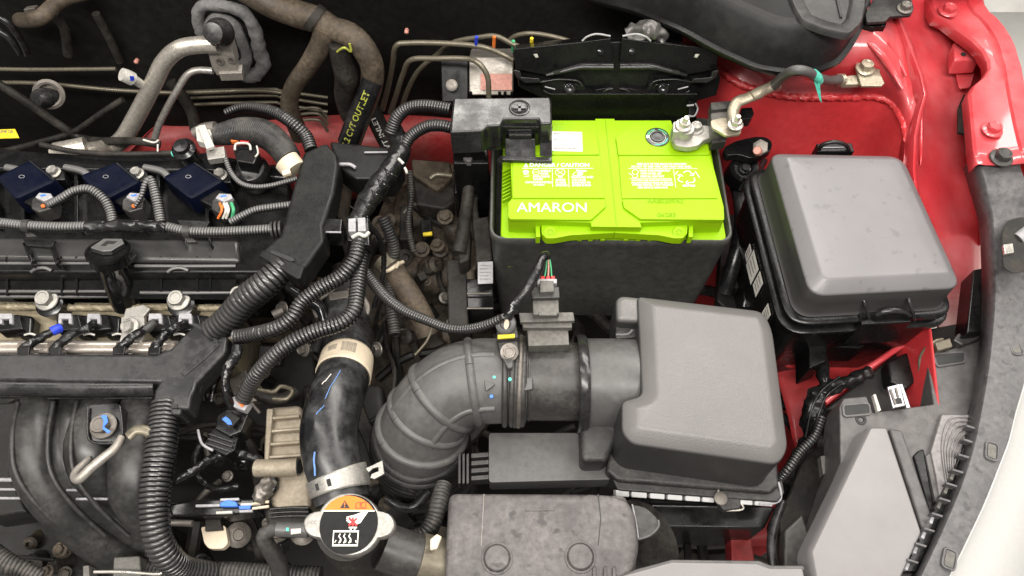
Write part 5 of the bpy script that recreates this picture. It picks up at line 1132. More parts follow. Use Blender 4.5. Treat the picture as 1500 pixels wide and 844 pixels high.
o, _ = tube('sensor_lead', [(742, 466, .815), (754, 448, .822), (772, 424, .832), (786, 398, .838), (795, 378, .838), (801, 373, .836), (803, 380, .832)], [7, 8, 8, 7.5, 6.5, 5, 4], M['tape'], None, wob=.2, step=.002); tag(o, 'black taped lead arching up to the air flow sensor plug', 'cable')
conduit('short ribbed conduit entering the terminal cover at its upper inlet', [(572, 196, .80), (582, 172, .815), (600, 158, .825), (625, 155, .83), (660, 160, .83)], [10, 10, 9, 9, 9], .0034, .0013)
conduit('short ribbed conduit entering the terminal cover at its lower inlet', [(588, 222, .79), (602, 200, .80), (624, 186, .81), (645, 184, .815), (664, 188, .815)], [9, 9, 9, 9, 9], .0034, .0013)
o, _ = tube('taped_loom', [(576, 190, .79), (588, 214, .79), (578, 240, .79), (560, 264, .792), (540, 292, .793), (526, 318, .793), (520, 330, .793)], [13, 14, 15, 15, 15, 13, 12], M['tape'], None, wob=.18, step=.002, seg=20); tag(o, 'thick black taped loom running diagonally to the white connector', 'wiring loom')
tm = thing('loom_tie', 'white zip tie ends on the thick taped loom', 'zip tie', P(590, 240, .80))
tube('tail', [(584, 233, .807), (588, 237, .807), (591, 240, .806)], 2.4, M['white_plastic'], tm, seg=8); tube('tail', [(593, 246, .80), (595, 250, .80), (596, 254, .80)], 2, M['white_plastic'], tm, seg=8)
for k in range(5): tube('wrap', [P(570-k*11+dx, 250+k*15+dy, .803+dz) for dx, dy, dz in ((-13, -8, -.006), (-6, -3, .0015), (4, 5, .0025), (12, 9, -.004))], 1.0, M['cover_black'], tm, seg=6)
wc = thing('white_connector', 'pale grey square connector joining loom and conduits', 'connector', P(523, 330, .78))
slab('half', [(510, 320), (521, 319), (521, 339), (510, 339)], .02, M['pale_connector'], wc, z=.806, bev=.001); slab('half', [(523.5, 319), (535, 318), (536, 338), (524, 339)], .02, M['pale_connector'], wc, z=.806, bev=.001)
slab('seat', [(506, 316), (540, 314), (542, 360), (508, 352)], .02, M['gloss_black'], wc, z=.796, bev=.002)
tube('tie', [(516, 348, .806), (526, 343, .809), (534, 346, .808), (540, 341, .806)], 3, M['white_plastic'], wc, seg=8)
# ------------------------------------------------------------------ breather hose and sensors behind coil three
bh = thing('breather_hose', 'woven black breather hose curving into the wiring channel', 'hose', P(380, 210, .76))
tube('hose', [(308, 200, .785), (330, 196, .79), (356, 192, .795), (386, 196, .795), (408, 212, .79), (424, 234, .785)], [13, 17, 20, 21, 20, 18], M['conduit_dusty'], bh, corr=(.0022, .0005), seg=26)
tube('end_clip', [(420, 236, .787), (432, 250, .782)], [19, 18], M['cream'], bh, seg=22)
slab('end_tab', [(412, 250), (424, 246), (426, 253), (414, 257)], .005, M['cream'], bh, z=.80, bev=.001)
slab('bracket', [(286, 186), (304, 180), (310, 196), (302, 210), (288, 206)], .012, M['white_plastic'], bh, z=.80, bev=.001); slab('bracket', [(301, 218), (328, 214), (330, 230), (304, 234)], .010, M['lead'], bh, z=.795, bev=.001)
slab('bracket_arm', [(289, 184), (300, 182), (314, 214), (302, 218)], .005, M['white_plastic'], bh, z=.804, bev=.001)
lathe('stub', [(.013, -.03), (.013, 0), (.015, .002), (.015, .007), (.010, .010), (.009, .016), (.0001, .017)], P(272, 222, .775), (0, -.2, 1), M['rubber'], bh)
tube('stub_pipe', [(284, 196, .79), (300, 190, .793), (316, 188, .795)], [8, 10, 10], M['dull_metal'], bh)
cs = thing('cam_sensor', 'round black cam sensor with a red and white plug', 'sensor', P(364, 240, .75))
lathe('body', [(.022, -.03), (.022, -.006), (.018, 0), (.012, .002), (.0001, .002)], P(366, 246, .772), (0, -.2, 1), M['rubber'], cs)
slab('plug', [(340, 214), (372, 208), (380, 224), (372, 240), (346, 236)], .02, M['gloss_black'], cs, z=.792, bev=.002)
slab('red_lock', [(350, 203), (364, 202), (365, 208), (352, 209)], .006, M['red_plastic'], cs, z=.797, bev=.001); slab('orange_lock', [(337, 203), (350, 201), (351, 206), (338, 207)], .006, M['orange_wire'], cs, z=.796, bev=.001)
tube('lock_wire', [(344, 220, .796), (346, 211, .798), (360, 210, .798), (366, 213, .797), (367, 220, .795)], 1.8, M['white_plastic'], cs, seg=8)
tube('lock_wire', [(376, 214, .796), (378, 224, .795), (374, 230, .795)], 1.4, M['white_plastic'], cs, seg=8)
conduit('fine ribbed conduit arching over the breather hose to the channel', [(330, 166, .785), (352, 158, .79), (376, 158, .795), (405, 166, .80), (430, 182, .80), (448, 200, .79), (456, 220, .785)], [6, 7, 8, 9, 9.5, 10, 10], .0036, .0015)
# ================================================================== intake manifold, lower left
im = thing('intake_manifold', 'black plastic intake manifold with curved runners below the wiring channel', 'intake manifold', P(110, 700, .50))
IN = M['intake']
def runner(pts, r, fl=.75): tube('runner', pts, r, IN, im, flat=fl, seg=26)
runner([(62, 575, .690), (50, 620, .712), (44, 660, .712), (50, 700, .700), (80, 745, .675), (130, 790, .635), (190, 830, .59)], [26, 28, 29, 29, 28, 27, 26])
runner([(106, 575, .680), (96, 620, .698), (92, 660, .698), (100, 700, .685), (130, 735, .66), (180, 770, .625), (230, 800, .59)], [20, 21, 21, 21, 22, 22, 22])
runner([(150, 585, .690), (136, 620, .708), (128, 660, .708), (140, 700, .69), (170, 725, .66)], [28, 32, 34, 32, 24])
runner([(206, 590, .690), (196, 640, .706), (192, 680, .706), (194, 730, .69), (215, 770, .66)], [28, 32, 33, 32, 24])
for a, b in ((22, 590), (74, 590), (108, 590)):
    tube('runner_rim', [(a+4, b, .716), (a-4, b+50, .728), (a, b+100, .722), (a+28, b+145, .70), (a+80, b+195, .66)], 3.4, IN, im, seg=10)
slab('gasket_plate', [(-30, 590), (30, 588), (18, 640), (16, 700), (40, 750), (-30, 760)], .05, M['deep_black'], im, z=.64, bev=.004)
for y, x0, x1 in ((703, -20, 30), (717, -20, 34), (730, -20, 42), (704, 128, 152), (718, 98, 152), (731, 112, 158)):
    tube('bright_rib', [(x0, y, .690), ((x0+x1)/2, y, .690), (x1, y, .690)], 2.0 if y > 710 else 3, M['pale_connector'], im, seg=8)
slab('sump', [(-40, 720), (240, 760), (300, 860), (-40, 880)], .15, M['deep_black'], im, z=.55, bev=.01)
slab('bolt_seat', [(128, 592), (176, 590), (180, 636), (172, 648), (134, 648), (127, 634)], .03, M['gloss_black'], im, z=.735, bev=.004, seg=3, r=.006)
tube('seat_rim', [(129, 596, .738), (128, 632, .738), (136, 648, .738), (170, 648, .738), (179, 634, .738), (176, 596, .738)], 1.8, M['cover_black'], im, seg=8)
bolt(P(152, 624, .737), .0145, M['dull_metal'], im, axis=(0, -.15, 1)); slab('blue_mark', [(147, 609), (156, 608), (158, 618), (152, 625), (162, 632), (158, 635), (150, 628), (152, 616)], .0008, M['blue_paint'], im, z=.7505, bev=0)
dp = thing('dipstick_handle', 'grey bent metal loop in front of the intake runners', 'handle', P(140, 690, .70))
tube('loop', [(178, 640, .745), (168, 657, .748), (150, 672, .748), (132, 687, .748), (116, 702, .746), (109, 699, .742), (112, 690, .738), (124, 678, .732), (130, 672, .728)], [5, 6.5, 7, 7, 7, 6, 5.5, 5, 4], M['cast_alloy'], dp, seg=14)
tube('arm', [(188, 640, .74), (200, 630, .742), (216, 632, .74), (224, 640, .735)], 8, M['brake_line'], dp, flat=.5)
# alternator-like casting and parts around it
al = thing('alternator', 'tan cast alloy alternator housing with ribs beside the radiator hose', 'alternator', P(420, 680, .50))
slab('casting', [(392, 596), (440, 592), (452, 640), (456, 744), (400, 748), (384, 700), (386, 640)], .12, M['cast_tan'], al, z=.665, bev=.006, seg=3)
for k in range(4): slab('rib', [(392-k*.5, 610+k*19), (438+k*2, 606+k*19), (439+k*2, 611+k*19), (392-k*.5, 615+k*19)], .01, M['cast_tan'], al, z=.674, bev=.002)
slab('ledge', [(390, 598), (400, 598), (392, 690), (386, 690)], .012, M['cast_tan'], al, z=.676, bev=.002)
tube('boss', [(376, 686, .672), (410, 686, .676), (436, 684, .676)], 13, M['cast_tan'], al, seg=20); lathe('boss_hole', [(.008, 0), (.008, .002), (.0001, .002)], P(437, 684, .678), (1, 0, .2), M['ink'], al, seg=16)
slab('pulley_cover', [(384, 742), (452, 738), (458, 772), (392, 778)], .05, M['old_black'], al, z=.668, bev=.006)
for k in range(3): tube('pulley_groove', [(396, 746+k*6, .672), (424, 744+k*6, .672), (452, 744+k*6, .672)], 2, M['rubber'], al, seg=8)
for i, y in enumerate((738, 745)): tube('pin', [(370, y, .675), (394, y-3, .675)], 2.2, M['cream'], al, seg=8)
# plug on the conduit
pg = thing('ribbed_loom_plug', 'black plug with blue paint marks at the end of the ribbed conduit', 'connector', P(335, 620, .66))
slab('housing', [(318, 608), (336, 596), (364, 606), (354, 632), (336, 640), (314, 628)], .03, M['gloss_black'], pg, z=.70, bev=.002)
slab('lower_housing', [(308, 630), (316, 624), (350, 636), (344, 660), (330, 668), (300, 654)], .03, M['black_plastic'], pg, z=.690, bev=.002)
for k in range(3): slab('grip_rib', [(306-k*1.5, 634+k*7), (342-k*1.5, 646+k*7), (341-k*1.5, 649+k*7), (305-k*1.5, 637+k*7)], .004, M['cover_black'], pg, z=.6935, bev=.0006)
tube('wire_guard', [(312, 660, .695), (296, 650, .695), (290, 630, .693)], 2, M['pale_connector'], pg, seg=8)
slab('lock', [(322, 612), (338, 602), (352, 612), (340, 626)], .008, M['black_plastic'], pg, z=.708, bev=.001); slab('blue_mark', [(325, 614), (331, 610), (338, 616), (340, 622), (334, 622)], .0006, M['blue_paint'], pg, z=.7085, bev=0)
slab('latch', [(338, 582), (350, 579), (366, 590), (358, 602), (342, 596)], .012, M['pale_connector'], pg, z=.72, bev=.001); slab('latch_hole', [(345, 586), (352, 584), (360, 591), (354, 597)], .001, M['orange_wire'], pg, z=.721, bev=0)
o, _ = tube('ribbed_lead', [(348, 506, .748), (346, 520, .745), (334, 540, .74), (330, 560, .735), (332, 580, .728), (340, 598, .715)], [7, 8, 7, 6, 6, 6], M['tape'], None, wob=.35, step=.002); tag(o, 'kinked black taped lead hanging beside the Y shaped channel', 'cable')
o, _ = tube('ribbed_lead', [(256, 704, .69), (280, 692, .685), (310, 672, .675), (340, 664, .67), (370, 670, .67), (392, 690, .672), (402, 710, .67), (394, 724, .67), (382, 734, .67)], 6.5, M['tape'], None, wob=.4, step=.002); tag(o, 'thin taped lead curling from the thick conduit to the alternator', 'cable')
lk = thing('foil_taped_joint', 'crumpled silver taped joint on the alternator lead', 'tape', P(388, 722, .66))
tube('wrap', [(396, 704, .675), (388, 718, .678), (378, 732, .674)], [9, 12, 10], M['dull_metal'], lk, wob=.7, step=.0015, seg=20)
pc2 = thing('bracket_plug_row', 'row of black plugs with blue tips and silver edges below the loom plug', 'connector', P(315, 745, .60))
slab('block', [(244, 738), (300, 730), (372, 730), (378, 748), (330, 756), (250, 756)], .03, M['gloss_black'], pc2, z=.665, bev=.003)
for x0, x1, y, m in ((286, 322, 739, 'pale_connector'), (322, 350, 730, 'pale_connector'), (352, 382, 737, 'white_plastic'), (316, 340, 749, 'white_plastic'), (350, 370, 747, 'pale_connector')):
    slab('edge', [(x0, y), (x1, y-1), (x1, y+3), (x0, y+4)], .004, M[m], pc2, z=.670, bev=.0008)
slab('blue_tip', [(322, 736), (334, 732), (346, 735), (348, 742), (322, 742)], .006, M['blue_paint'], pc2, z=.672, bev=.001); slab('blue_tip', [(349, 741), (368, 740), (366, 746), (350, 746)], .004, M['blue_paint'], pc2, z=.671, bev=.001)
for y in (742, 752, 766): tube('pipe', [(244, y, .655), (262, y, .655), (282, y+1, .655)], 5, M['dull_metal'], pc2)
mt = thing('cream_tab', 'small cream plastic tab below the row of plugs', 'tab', P(315, 785, .55))
slab('tab', [(294, 772), (330, 770), (334, 796), (326, 804), (306, 804), (299, 796)], .01, M['cream'], mt, z=.64, bev=.002, r=.003)
slab('stem', [(300, 760), (322, 758), (326, 776), (300, 778)], .02, M['old_black'], mt, z=.645, bev=.001)
bf = thing('bottom_bracket', 'grey sheet metal bracket and bar at the bottom of the bay', 'bracket', P(185, 830, .55))
slab('plate', [(166, 816), (204, 814), (208, 850), (164, 850)], .02, M['grey_connector'], bf, z=.645, bev=.002); tube('bar', [(138, 838, .655), (180, 838, .655), (232, 841, .655), (236, 834, .655)], 2.4, M['steel'], bf, seg=10)
slab('post', [(121, 829), (130, 828), (131, 846), (121, 846)], .02, M['grey_connector'], bf, z=.65, bev=.001)
tube('corner_hose', [(-14, 812, .66), (10, 826, .655), (30, 832, .65), (60, 846, .64)], [18, 16, 12, 11], M['conduit_dusty'], bf, corr=(.004, .0012))
# ================================================================== radiator hose and cap
rh = thing('radiator_hose', 'fat black upper radiator hose with a cream barcode band and spring clamp', 'hose', P(490, 620, .60))
_, frr = tube('hose', [(500, 430, .64), (508, 470, .668), (510, 512, .695), (503, 550, .715), (490, 590, .727), (482, 630, .730), (485, 668, .728), (496, 705, .722), (502, 735, .718)], [30, 33, 36, 39, 41, 42, 42, 41, 40], M['scuffed_hose'], rh, seg=40, step=.003)
def band(i0, i1, m, name, ex=.0012, parent=None, a0=-180, a1=180, seg=36):
    vs = []; fs = []; idx = list(range(i0, i1+1)); full = a1-a0 >= 360
    for i in idx:
        p, T, N, B, r = frr[i]
        for j in range(seg+1):
            a = R(a0+(a1-a0)*j/seg); vs.append(p+(N*math.cos(a)+B*math.sin(a))*(r+ex))
    for k in range(len(idx)-1):
        for j in range(seg): fs.append([k*(seg+1)+j, k*(seg+1)+j+1, (k+1)*(seg+1)+j+1, (k+1)*(seg+1)+j])
    o = mesh(name, vs, fs, m, parent or rh, recalc=False); s = o.modifiers.new('thickness', 'SOLIDIFY'); s.thickness = .0012; s.offset = 0
    return o
nr = len(frr)
def near(x, y):
    best = None
    for i in range(nr):
        p = frr[i][0]; d = (p-CAM); t = d.dot(fw); px = 750+F*d.x/t; py = 422-F*d.dot(up)/t
        e = (py-y)**2
        if best is None or e < best[0]: best = (e, i)
    return best[1]
i0, i1 = near(0, 525), near(0, 552)
lb2 = band(i0, i1, M['cream'], 'paper_band', .0006)
def onhose(f, ang, i0=i0, i1=i1, ex=.0016):
    k = i0+(i1-i0)*f; i = int(k); p, T, N, B, r = frr[i]; return p+(N*math.cos(R(ang))+B*math.sin(R(ang)))*(r+ex)
def facing_i(fr, i, d=Vector((0, -.55, .83))):
    p, T, N, B, r = fr[i]; return math.degrees(math.atan2(B.dot(d), N.dot(d)))
fa = facing_i(frr, i0)
sgn = 1 if onhose(.5, fa+30).x > onhose(.5, fa-30).x else -1
for k in range(16):
    a = fa+sgn*(8+k*1.9)
    wd = rnd.choice((.35, .6, .9))
    slab('bar', [onhose(.25, a), onhose(.25, a+wd), onhose(.75, a+wd), onhose(.75, a)], (0, 0, -.0004), M['ink_grey'], lb2, bev=0)
for k in range(8):
    a = fa-sgn*(4+k*2.6); slab('bar', [onhose(.35, a), onhose(.35, a+1.1), onhose(.6, a+1.1), onhose(.6, a)], (0, 0, -.0004), M['ink_grey'], lb2, bev=0)
j0, j1 = near(0, 694), near(0, 722)
cb = band(j0, j1, M['lead'], 'spring_clamp', .0022)
ja = facing_i(frr, j0)
slab('clamp_slot', [onhose(f, ja+a, j0, j1, .0036) for f, a in ((.35, -6), (.35, 26), (.75, 26), (.75, -6))], (0, 0, -.0004), M['ink'], cb, bev=0)
slab('clamp_ear', [(535, 686), (548, 680), (560, 674), (563, 694), (548, 702), (542, 700), (544, 694), (554, 690), (554, 684), (546, 686), (540, 692)], .004, M['lead'], rh, z=.744, bev=.0008)
for f0, f1, a in ((.60, .70, -4), (.62, .655, 12), (.72, .745, 4), (.85, .90, 8)):
    pts = []
    for k in range(6):
        i = int((f0+(f1-f0)*k/5)*(nr-1)); an = facing_i(frr, i)+a+k*2; p, T, N, B, r = frr[i]; pts.append(p+(N*math.cos(R(an))+B*math.sin(R(an)))*(r+.0004 if f0 < .8 else r+.004))
    tube('chalk_mark', pts, .0005 if f0 < .8 else .0010, M['chalk'] if a != 12 else M['white_wire'], rh, rpx=False, seg=6, flat=.4)
tc = thing('thermostat_outlet', 'grimy alloy thermostat outlet with a ring clamp at the far hose end', 'thermostat', P(495, 450, .55))
lathe('outlet', [(.040, -.06), (.036, 0), (.032, .012), (.028, .02), (.0001, .02)], P(498, 462, .645), (0, .3, 1), M['old_black'], tc)
tube('ring_clamp', [P(500+38*math.cos(R(a)), 452+26*math.sin(R(a)), .676) for a in range(150, 400, 16)], 4.6, M['dull_metal'], tc, flat=.6)
slab('clamp_screw', [(480, 428), (510, 424), (512, 436), (482, 440)], .01, M['dull_metal'], tc, z=.69, bev=.002)
for x, y in ((446, 511), (415, 452), (552, 512)): bolt(P(x, y, .66), .010, M['dull_metal'], tc, axis=(-.5, -.4, .6))
tube('stud', [(448, 510, .66), (472, 508, .66)], 6, M['dull_metal'], tc); tube('stud', [(415, 455, .67), (400, 462, .67)], 7, M['dull_metal'], tc)
slab('foot', [(440, 560), (560, 560), (580, 720), (440, 740)], .1, M['deep_black'], tc, z=.57, bev=.01)
rc = thing('radiator_filler', 'silver two eared radiator cap with an orange and black warning disc', 'radiator cap', P(511, 770, .75))
zc = .800
def ear(a, w=0): return a
out = ell(511, 769, 50, 47, 40)
ol = []
for i in range(72):
    a = R(i*5); ca, sa = math.cos(a), math.sin(a)
    r = 48
    # two ears
    for c0 in (0, math.pi):
        d = abs((a-c0+math.pi) % (2*math.pi)-math.pi); r = max(r, 48+20*max(0, 1-(d/.42)**2)**.8 if d < .42 else 48)
    ol.append((511+r*ca, 768+r*sa*.97))
kc = Plan(ol, zc, .0, 1)
def ringc(sc_, z): 
    c = P(511, 768, zc); return [Vector((c.x+(p.x-c.x)*sc_, c.y+(p.y-c.y)*sc_, z)) for p in kc.b]
loft('cap', [ringc(.93, zc-.014), ringc(.985, zc-.012), ringc(1.0, zc-.008), ringc(1.0, zc-.003), ringc(.975, zc-.0005), ringc(.95, zc), ringc(.90, zc)], M['cap_metal'], rc, sharp=45)
cc_ = P(511, 768, zc); rd = 42.5*S(cc_)
mk('print_black', (.012, .012, .012), .6, spec=.2)
lathe('disc', [(rd, -.001), (rd, .0008), (.0001, .0008)], cc_, (0, 0, 1), M['print_black'], rc, seg=48)
seg_ = [(511+41.8*math.cos(R(a)), 768+41.8*math.sin(R(a))) for a in range(180+27, 360-26, 6)]
slab('orange_field', seg_, .0003, M['orange_print'], rc, z=zc+.0012, bev=0)
strip('print', [(474, 748.5), (549, 748.5)], 1.8, zc+.0010, M['print_white'], rc)
slab('warning_triangle', [(505, 733), (512.5, 744.5), (498, 744.5)], .0003, M['ink'], rc, z=zc+.0016, bev=0); strip('print', [(505, 736), (505, 740.5)], 1.6, zc+.0016, M['orange_print'], rc); strip('print', [(505, 742), (505, 743.2)], 1.6, zc+.0016, M['orange_print'], rc)
RP = M['red_plastic']
strip('book', [(521, 744.5), (522, 737), (528, 735.5), (530, 744), (536, 744), (536, 735.5), (530, 736.5)], 1.1, zc+.0013, RP, rc); strip('book', [(520.5, 744.5), (536, 744.5)], 1, zc+.0013, RP, rc); strip('book', [(526, 739), (531, 737), (527, 742)], 1, zc+.0013, RP, rc)
# radiator with rising steam, hand and red cross
strip('print', [(489, 778.5), (525, 778.5), (523.5, 799), (487.5, 799)], 3, zc+.0010, M['print_white'], rc, closed=True)
for x in (494.5, 501.5, 509): strip('print', [(x+4, 782), (x+2, 786), (x+5, 790), (x+2, 796)], 1.7, zc+.0010, M['print_white'], rc)
for k in range(5): strip('print', [(490.5+k*7.8, 795), (492.5+k*7.2, 791.5)], 1.3, zc+.0010, M['print_white'], rc)
strip('print', [(511, 773), (523, 773)], 2, zc+.0010, M['print_white'], rc); strip('print', [(514.5, 774), (513, 778)], 2, zc+.0010, M['print_white'], rc); strip('print', [(520, 774), (519, 778)], 2, zc+.0010, M['print_white'], rc)
slab('print', [(507.5, 757), (519, 754.5), (528, 751), (539.5, 749.5), (534, 757), (528, 766), (523, 768), (519, 764.5), (512, 766.5), (507.5, 764)], .0003, M['print_white'], rc, z=zc+.0013, bev=0)
for y in (758, 761, 764): strip('print', [(507, y), (513, y-.5)], .8, zc+.0014, M['gloss_black'], rc)
strip('cross', [(511, 759), (523, 770)], 3, zc+.0016, RP, rc); strip('cross', [(523, 759.5), (511, 770)], 3, zc+.0017, RP, rc)
strip('cross', [(517, 758), (517, 771)], 2.6, zc+.0018, RP, rc)
letter('OCC', 450, 763, 464, 768, zc-.0005, M['grey_connector'], rc, .0)
lathe('filler_neck', [(.034, -.10), (.034, -.03), (.031, -.02), (.031, 0)], P(511, 772, zc-.012), (0, 0, 1), M['old_black'], rc)
tube('outlet_hose', [(560, 800, .75), (600, 814, .74), (640, 824, .73)], [34, 34, 34], M['duct_dark'], rc, seg=30)
tube('hose_band', [(612, 817, .739), (648, 826, .73)], 36, M['brake_line'], rc, seg=30)
slab('band_ear', [(630, 790), (640, 782), (647, 786), (640, 804), (630, 806)], .006, M['cream'], rc, z=.772, bev=.001)
ov = thing('overflow_hose', 'small grey overflow hose elbow leading into the radiator cap neck', 'hose', P(410, 790, .70))
tube('elbow', [(462, 778, .765), (430, 776, .765), (400, 776, .76), (386, 786, .755), (396, 806, .74), (408, 826, .725), (412, 850, .71)], [8, 9, 10, 11, 12, 13, 13], M['duct_dark'], ov, seg=20)
tube('sleeve', [(406, 776, .766), (452, 777, .766)], 10.5, M['duct_grey'], ov, seg=20); slab('green_dot', [(419, 773), (423, 773), (423, 778), (419, 778)], .0005, M['teal'], ov, z=.7742, bev=0); slab('white_mark', [(426, 775), (441, 774), (441, 781), (426, 783)], .0005, M['white_plastic'], ov, z=.7742, bev=0)
dh = thing('drain_hose', 'dusty ribbed drain hose rising between radiator cap and resonator box', 'hose', P(625, 780, .65))
tube('hose', [(580, 790, .70), (602, 790, .70), (622, 782, .70), (636, 762, .70), (642, 738, .70), (650, 712, .69)], 13, M['conduit_dusty'], dh, corr=(.0042, .0012), seg=20)
# ================================================================== gearbox and mounts between engine and battery
gb = thing('gearbox', 'grimy brown gearbox casting below the battery tray', 'gearbox', P(630, 400, .35))
def blob(name, cx, cy, z, rx, ry, h, m=M['grime'], par=gb, seed=0):
    rg = []
    for (s_, dz) in ((1.05, -h), (1.02, -h*.4), (1.0, -h*.15), (.9, -.004), (.78, 0), (.4, .003)):
        rg.append([P(cx+rx*s_*math.cos(R(a))*(1+.12*math.sin(R(a*3+seed))), cy+ry*s_*math.sin(R(a))*(1+.1*math.cos(R(a*2+seed))), z)+Vector((0, 0, dz)) for a in range(0, 360, 15)])
    return loft(name, rg, m, par, sharp=60)
blob('casting', 640, 300, .52, 90, 80, .2); blob('casting', 620, 360, .555, 60, 50, .1, seed=40); blob('casting', 640, 395, .575, 34, 26, .06, seed=80)
blob('casting', 600, 300, .56, 26, 40, .08, seed=20); blob('casting', 668, 310, .59, 26, 30, .08, seed=120); blob('casting', 560, 430, .53, 60, 60, .1, seed=200); blob('casting', 660, 470, .52, 70, 60, .1, seed=300)
blob('casting', 440, 470, .50, 90, 80, .1, seed=10); blob('casting', 590, 560, .50, 90, 90, .1, seed=90)
slab('cover_plate', [(586, 300), (602, 298), (604, 350), (584, 352)], .03, M['old_black'], gb, z=.60, bev=.003)
for x, y, z in ((618, 366, .60), (645, 366, .60), (652, 318, .62), (700, 395, .58), (560, 345, .60)): bolt(P(x, y, z), .012, M['grime'], gb, axis=(0, -.3, 1))
slab('solenoid', [(614, 322), (632, 320), (634, 342), (618, 346)], .03, M['gloss_black'], gb, z=.62, bev=.002); slab('solenoid_mark', [(619, 341), (633, 339), (633, 344), (620, 345)], .003, M['yellow'], gb, z=.621, bev=.0004)
cpipe = thing('coolant_pipe', 'dusty brown coolant pipe with a wire clamp leaning beside the gearbox', 'pipe', P(600, 430, .60))
tube('pipe', [(566, 384, .665), (580, 402, .66), (598, 430, .65), (616, 462, .635), (628, 490, .62)], [16, 17, 18, 18, 18], M['brown_hose'], cpipe, seg=24)
tube('pipe_end', [(562, 380, .667), (574, 393, .664)], 18, M['brake_line'], cpipe, seg=24)
tube('wire_clamp', [(560, 398, .68), (570, 396, .688), (582, 388, .688), (590, 384, .680)], 3, M['cream'], cpipe, seg=8); tube('wire_clamp', [(580, 392, .69), (585, 384, .695)], 3, M['cream'], cpipe, seg=8)
tube('braid', [(626, 466, .66), (632, 480, .65), (625, 500, .64), (608, 520, .63)], 2.2, M['brake_line'], cpipe, seg=8)
mb = thing('gearbox_mount', 'black steel mount post standing beside the battery tray', 'mount', P(670, 400, .50))
slab('post', [(654, 380), (684, 378), (686, 480), (656, 482)], .14, M['old_black'], mb, z=.66, bev=.003)
slab('post_cap', [(668, 340), (690, 334), (688, 380), (672, 386)], .05, M['old_black'], mb, z=.69, bev=.004)
tube('arm', [(690, 230, .74), (688, 262, .72), (684, 300, .70), (678, 340, .695), (672, 372, .69)], [9, 9, 9, 10, 11], M['old_black'], mb)
slab('arm_plate', [(676, 300), (690, 290), (696, 330), (700, 390), (690, 400), (680, 350)], .02, M['grime'], mb, z=.66, bev=.003)
slab('bracket', [(664, 234), (712, 236), (714, 280), (690, 290), (664, 282)], .06, M['black_plastic'], mb, z=.70, bev=.003)
slab('plate', [(602, 232), (660, 236), (662, 262), (640, 280), (604, 256)], .02, M['brown_hose'], mb, z=.64, bev=.004); tube('lip', [(630, 262, .655), (640, 256, .657), (662, 258, .655)], 4, M['brake_line'], mb)
slab('plate', [(604, 258), (664, 264), (684, 286), (650, 306), (610, 300)], .03, M['old_black'], mb, z=.63, bev=.004)
md = thing('relay_module', 'black relay module with a pale sticker against the battery tray', 'module', P(708, 400, .60))
slab('module', [(692, 320), (716, 316), (722, 380), (698, 388)], .06, M['old_black'], md, z=.70, bev=.003)
slab('module', [(682, 408), (722, 408), (724, 452), (684, 452)], .06, M['gloss_black'], md, z=.66, bev=.002)
slab('sticker', [(700, 384), (722, 383), (722, 415), (700, 416)], .0008, M['teal'] if False else M['pale_connector'], md, z=.702, bev=0)
for k in range(5): strip('print', [(703, 389+k*5), (703+(12 if k % 2 else 16), 389+k*5)], 1.2, .7025, M['ink_grey'], md)
tube('edge', [(684, 430, .665), (718, 430, .665)], 1.4, M['dull_metal'], md, seg=8); tube('edge', [(684, 452, .665), (722, 452, .665)], 1.4, M['dull_metal'], md, seg=8)
# ================================================================== small leads and hoses tucked into the gaps
def lead(label, pts, r, m, corr=None, name='thin_hose', cat='hose', group=None, wob=0):
    o, _ = tube(name, pts, r, M[m], None, corr=corr, seg=12, wob=wob); tag(o, label, cat, group); return o
lead('short dusty hose hugging the mount post beside the battery tray', [(706, 240, .72), (700, 270, .70), (694, 300, .69), (700, 340, .68), (704, 372, .67)], 6, 'old_black')
lead('thin black hose dropping between loom and gearbox plate', [(600, 250, .71), (602, 290, .69), (598, 330, .67), (606, 370, .65)], 5, 'conduit_dusty', (.0034, .0010))
lead('woven sleeve hanging beside the relay module', [(690, 356, .66), (688, 390, .655), (690, 420, .65), (694, 446, .63)], 8, 'brown_hose', (.0024, .0006))
lead('bent brown pipe behind the upper wiring channel end', [(510, 262, .70), (506, 290, .69), (504, 320, .68), (520, 344, .67), (540, 360, .66)], 9, 'brown_hose')
lead('thin black lead from the white connector block into the gearbox gap', [(541, 330, .78), (554, 346, .76), (562, 372, .73), (560, 410, .70), (548, 450, .67)], 4, 'tape', wob=.2)
lead('black hose running under the two ribbed loops', [(424, 420, .70), (446, 436, .70), (470, 452, .69), (476, 480, .68), (462, 512, .66)], 9, 'rubber')
lead('black lead crossing the gap between loom plug and alternator', [(300, 640, .66), (286, 670, .65), (292, 700, .64), (316, 716, .64), (350, 712, .64)], 5, 'tape', wob=.3)
lead('grimy hose low behind the alternator', [(360, 560, .63), (384, 580, .63), (416, 584, .63), (436, 572, .63)], 9, 'old_black')
lead('kinked wire bundle beside the alternator ribs', [(376, 570, .69), (400, 574, .69), (412, 566, .69), (428, 572, .68), (420, 584, .68), (400, 584, .68)], 3, 'brake_line', wob=.2)
lead('dark hose under the resonator box corner', [(600, 720, .64), (616, 700, .64), (640, 690, .63), (670, 690, .62)], 10, 'old_black')
lead('dark pipe beside the drain hose', [(566, 730, .64), (590, 744, .64), (610, 740, .64), (628, 720, .64)], 7, 'rubber')
lead('black hose hanging in the gap between battery tray and fuse box', [(1072, 250, .70), (1084, 290, .70), (1086, 330, .69), (1076, 380, .67), (1062, 430, .64)], 11, 'rubber')
lead('thin black lead beside the fuse box wall', [(1120, 235, .70), (1098, 280, .70), (1090, 340, .68), (1096, 400, .66), (1090, 450, .64)], 5, 'tape', wob=.2)
lead('black loom hanging below the fuse box foot', [(1200, 505, .69), (1204, 530, .69), (1206, 552, .70), (1214, 570, .70)], 9, 'tape', wob=.4)
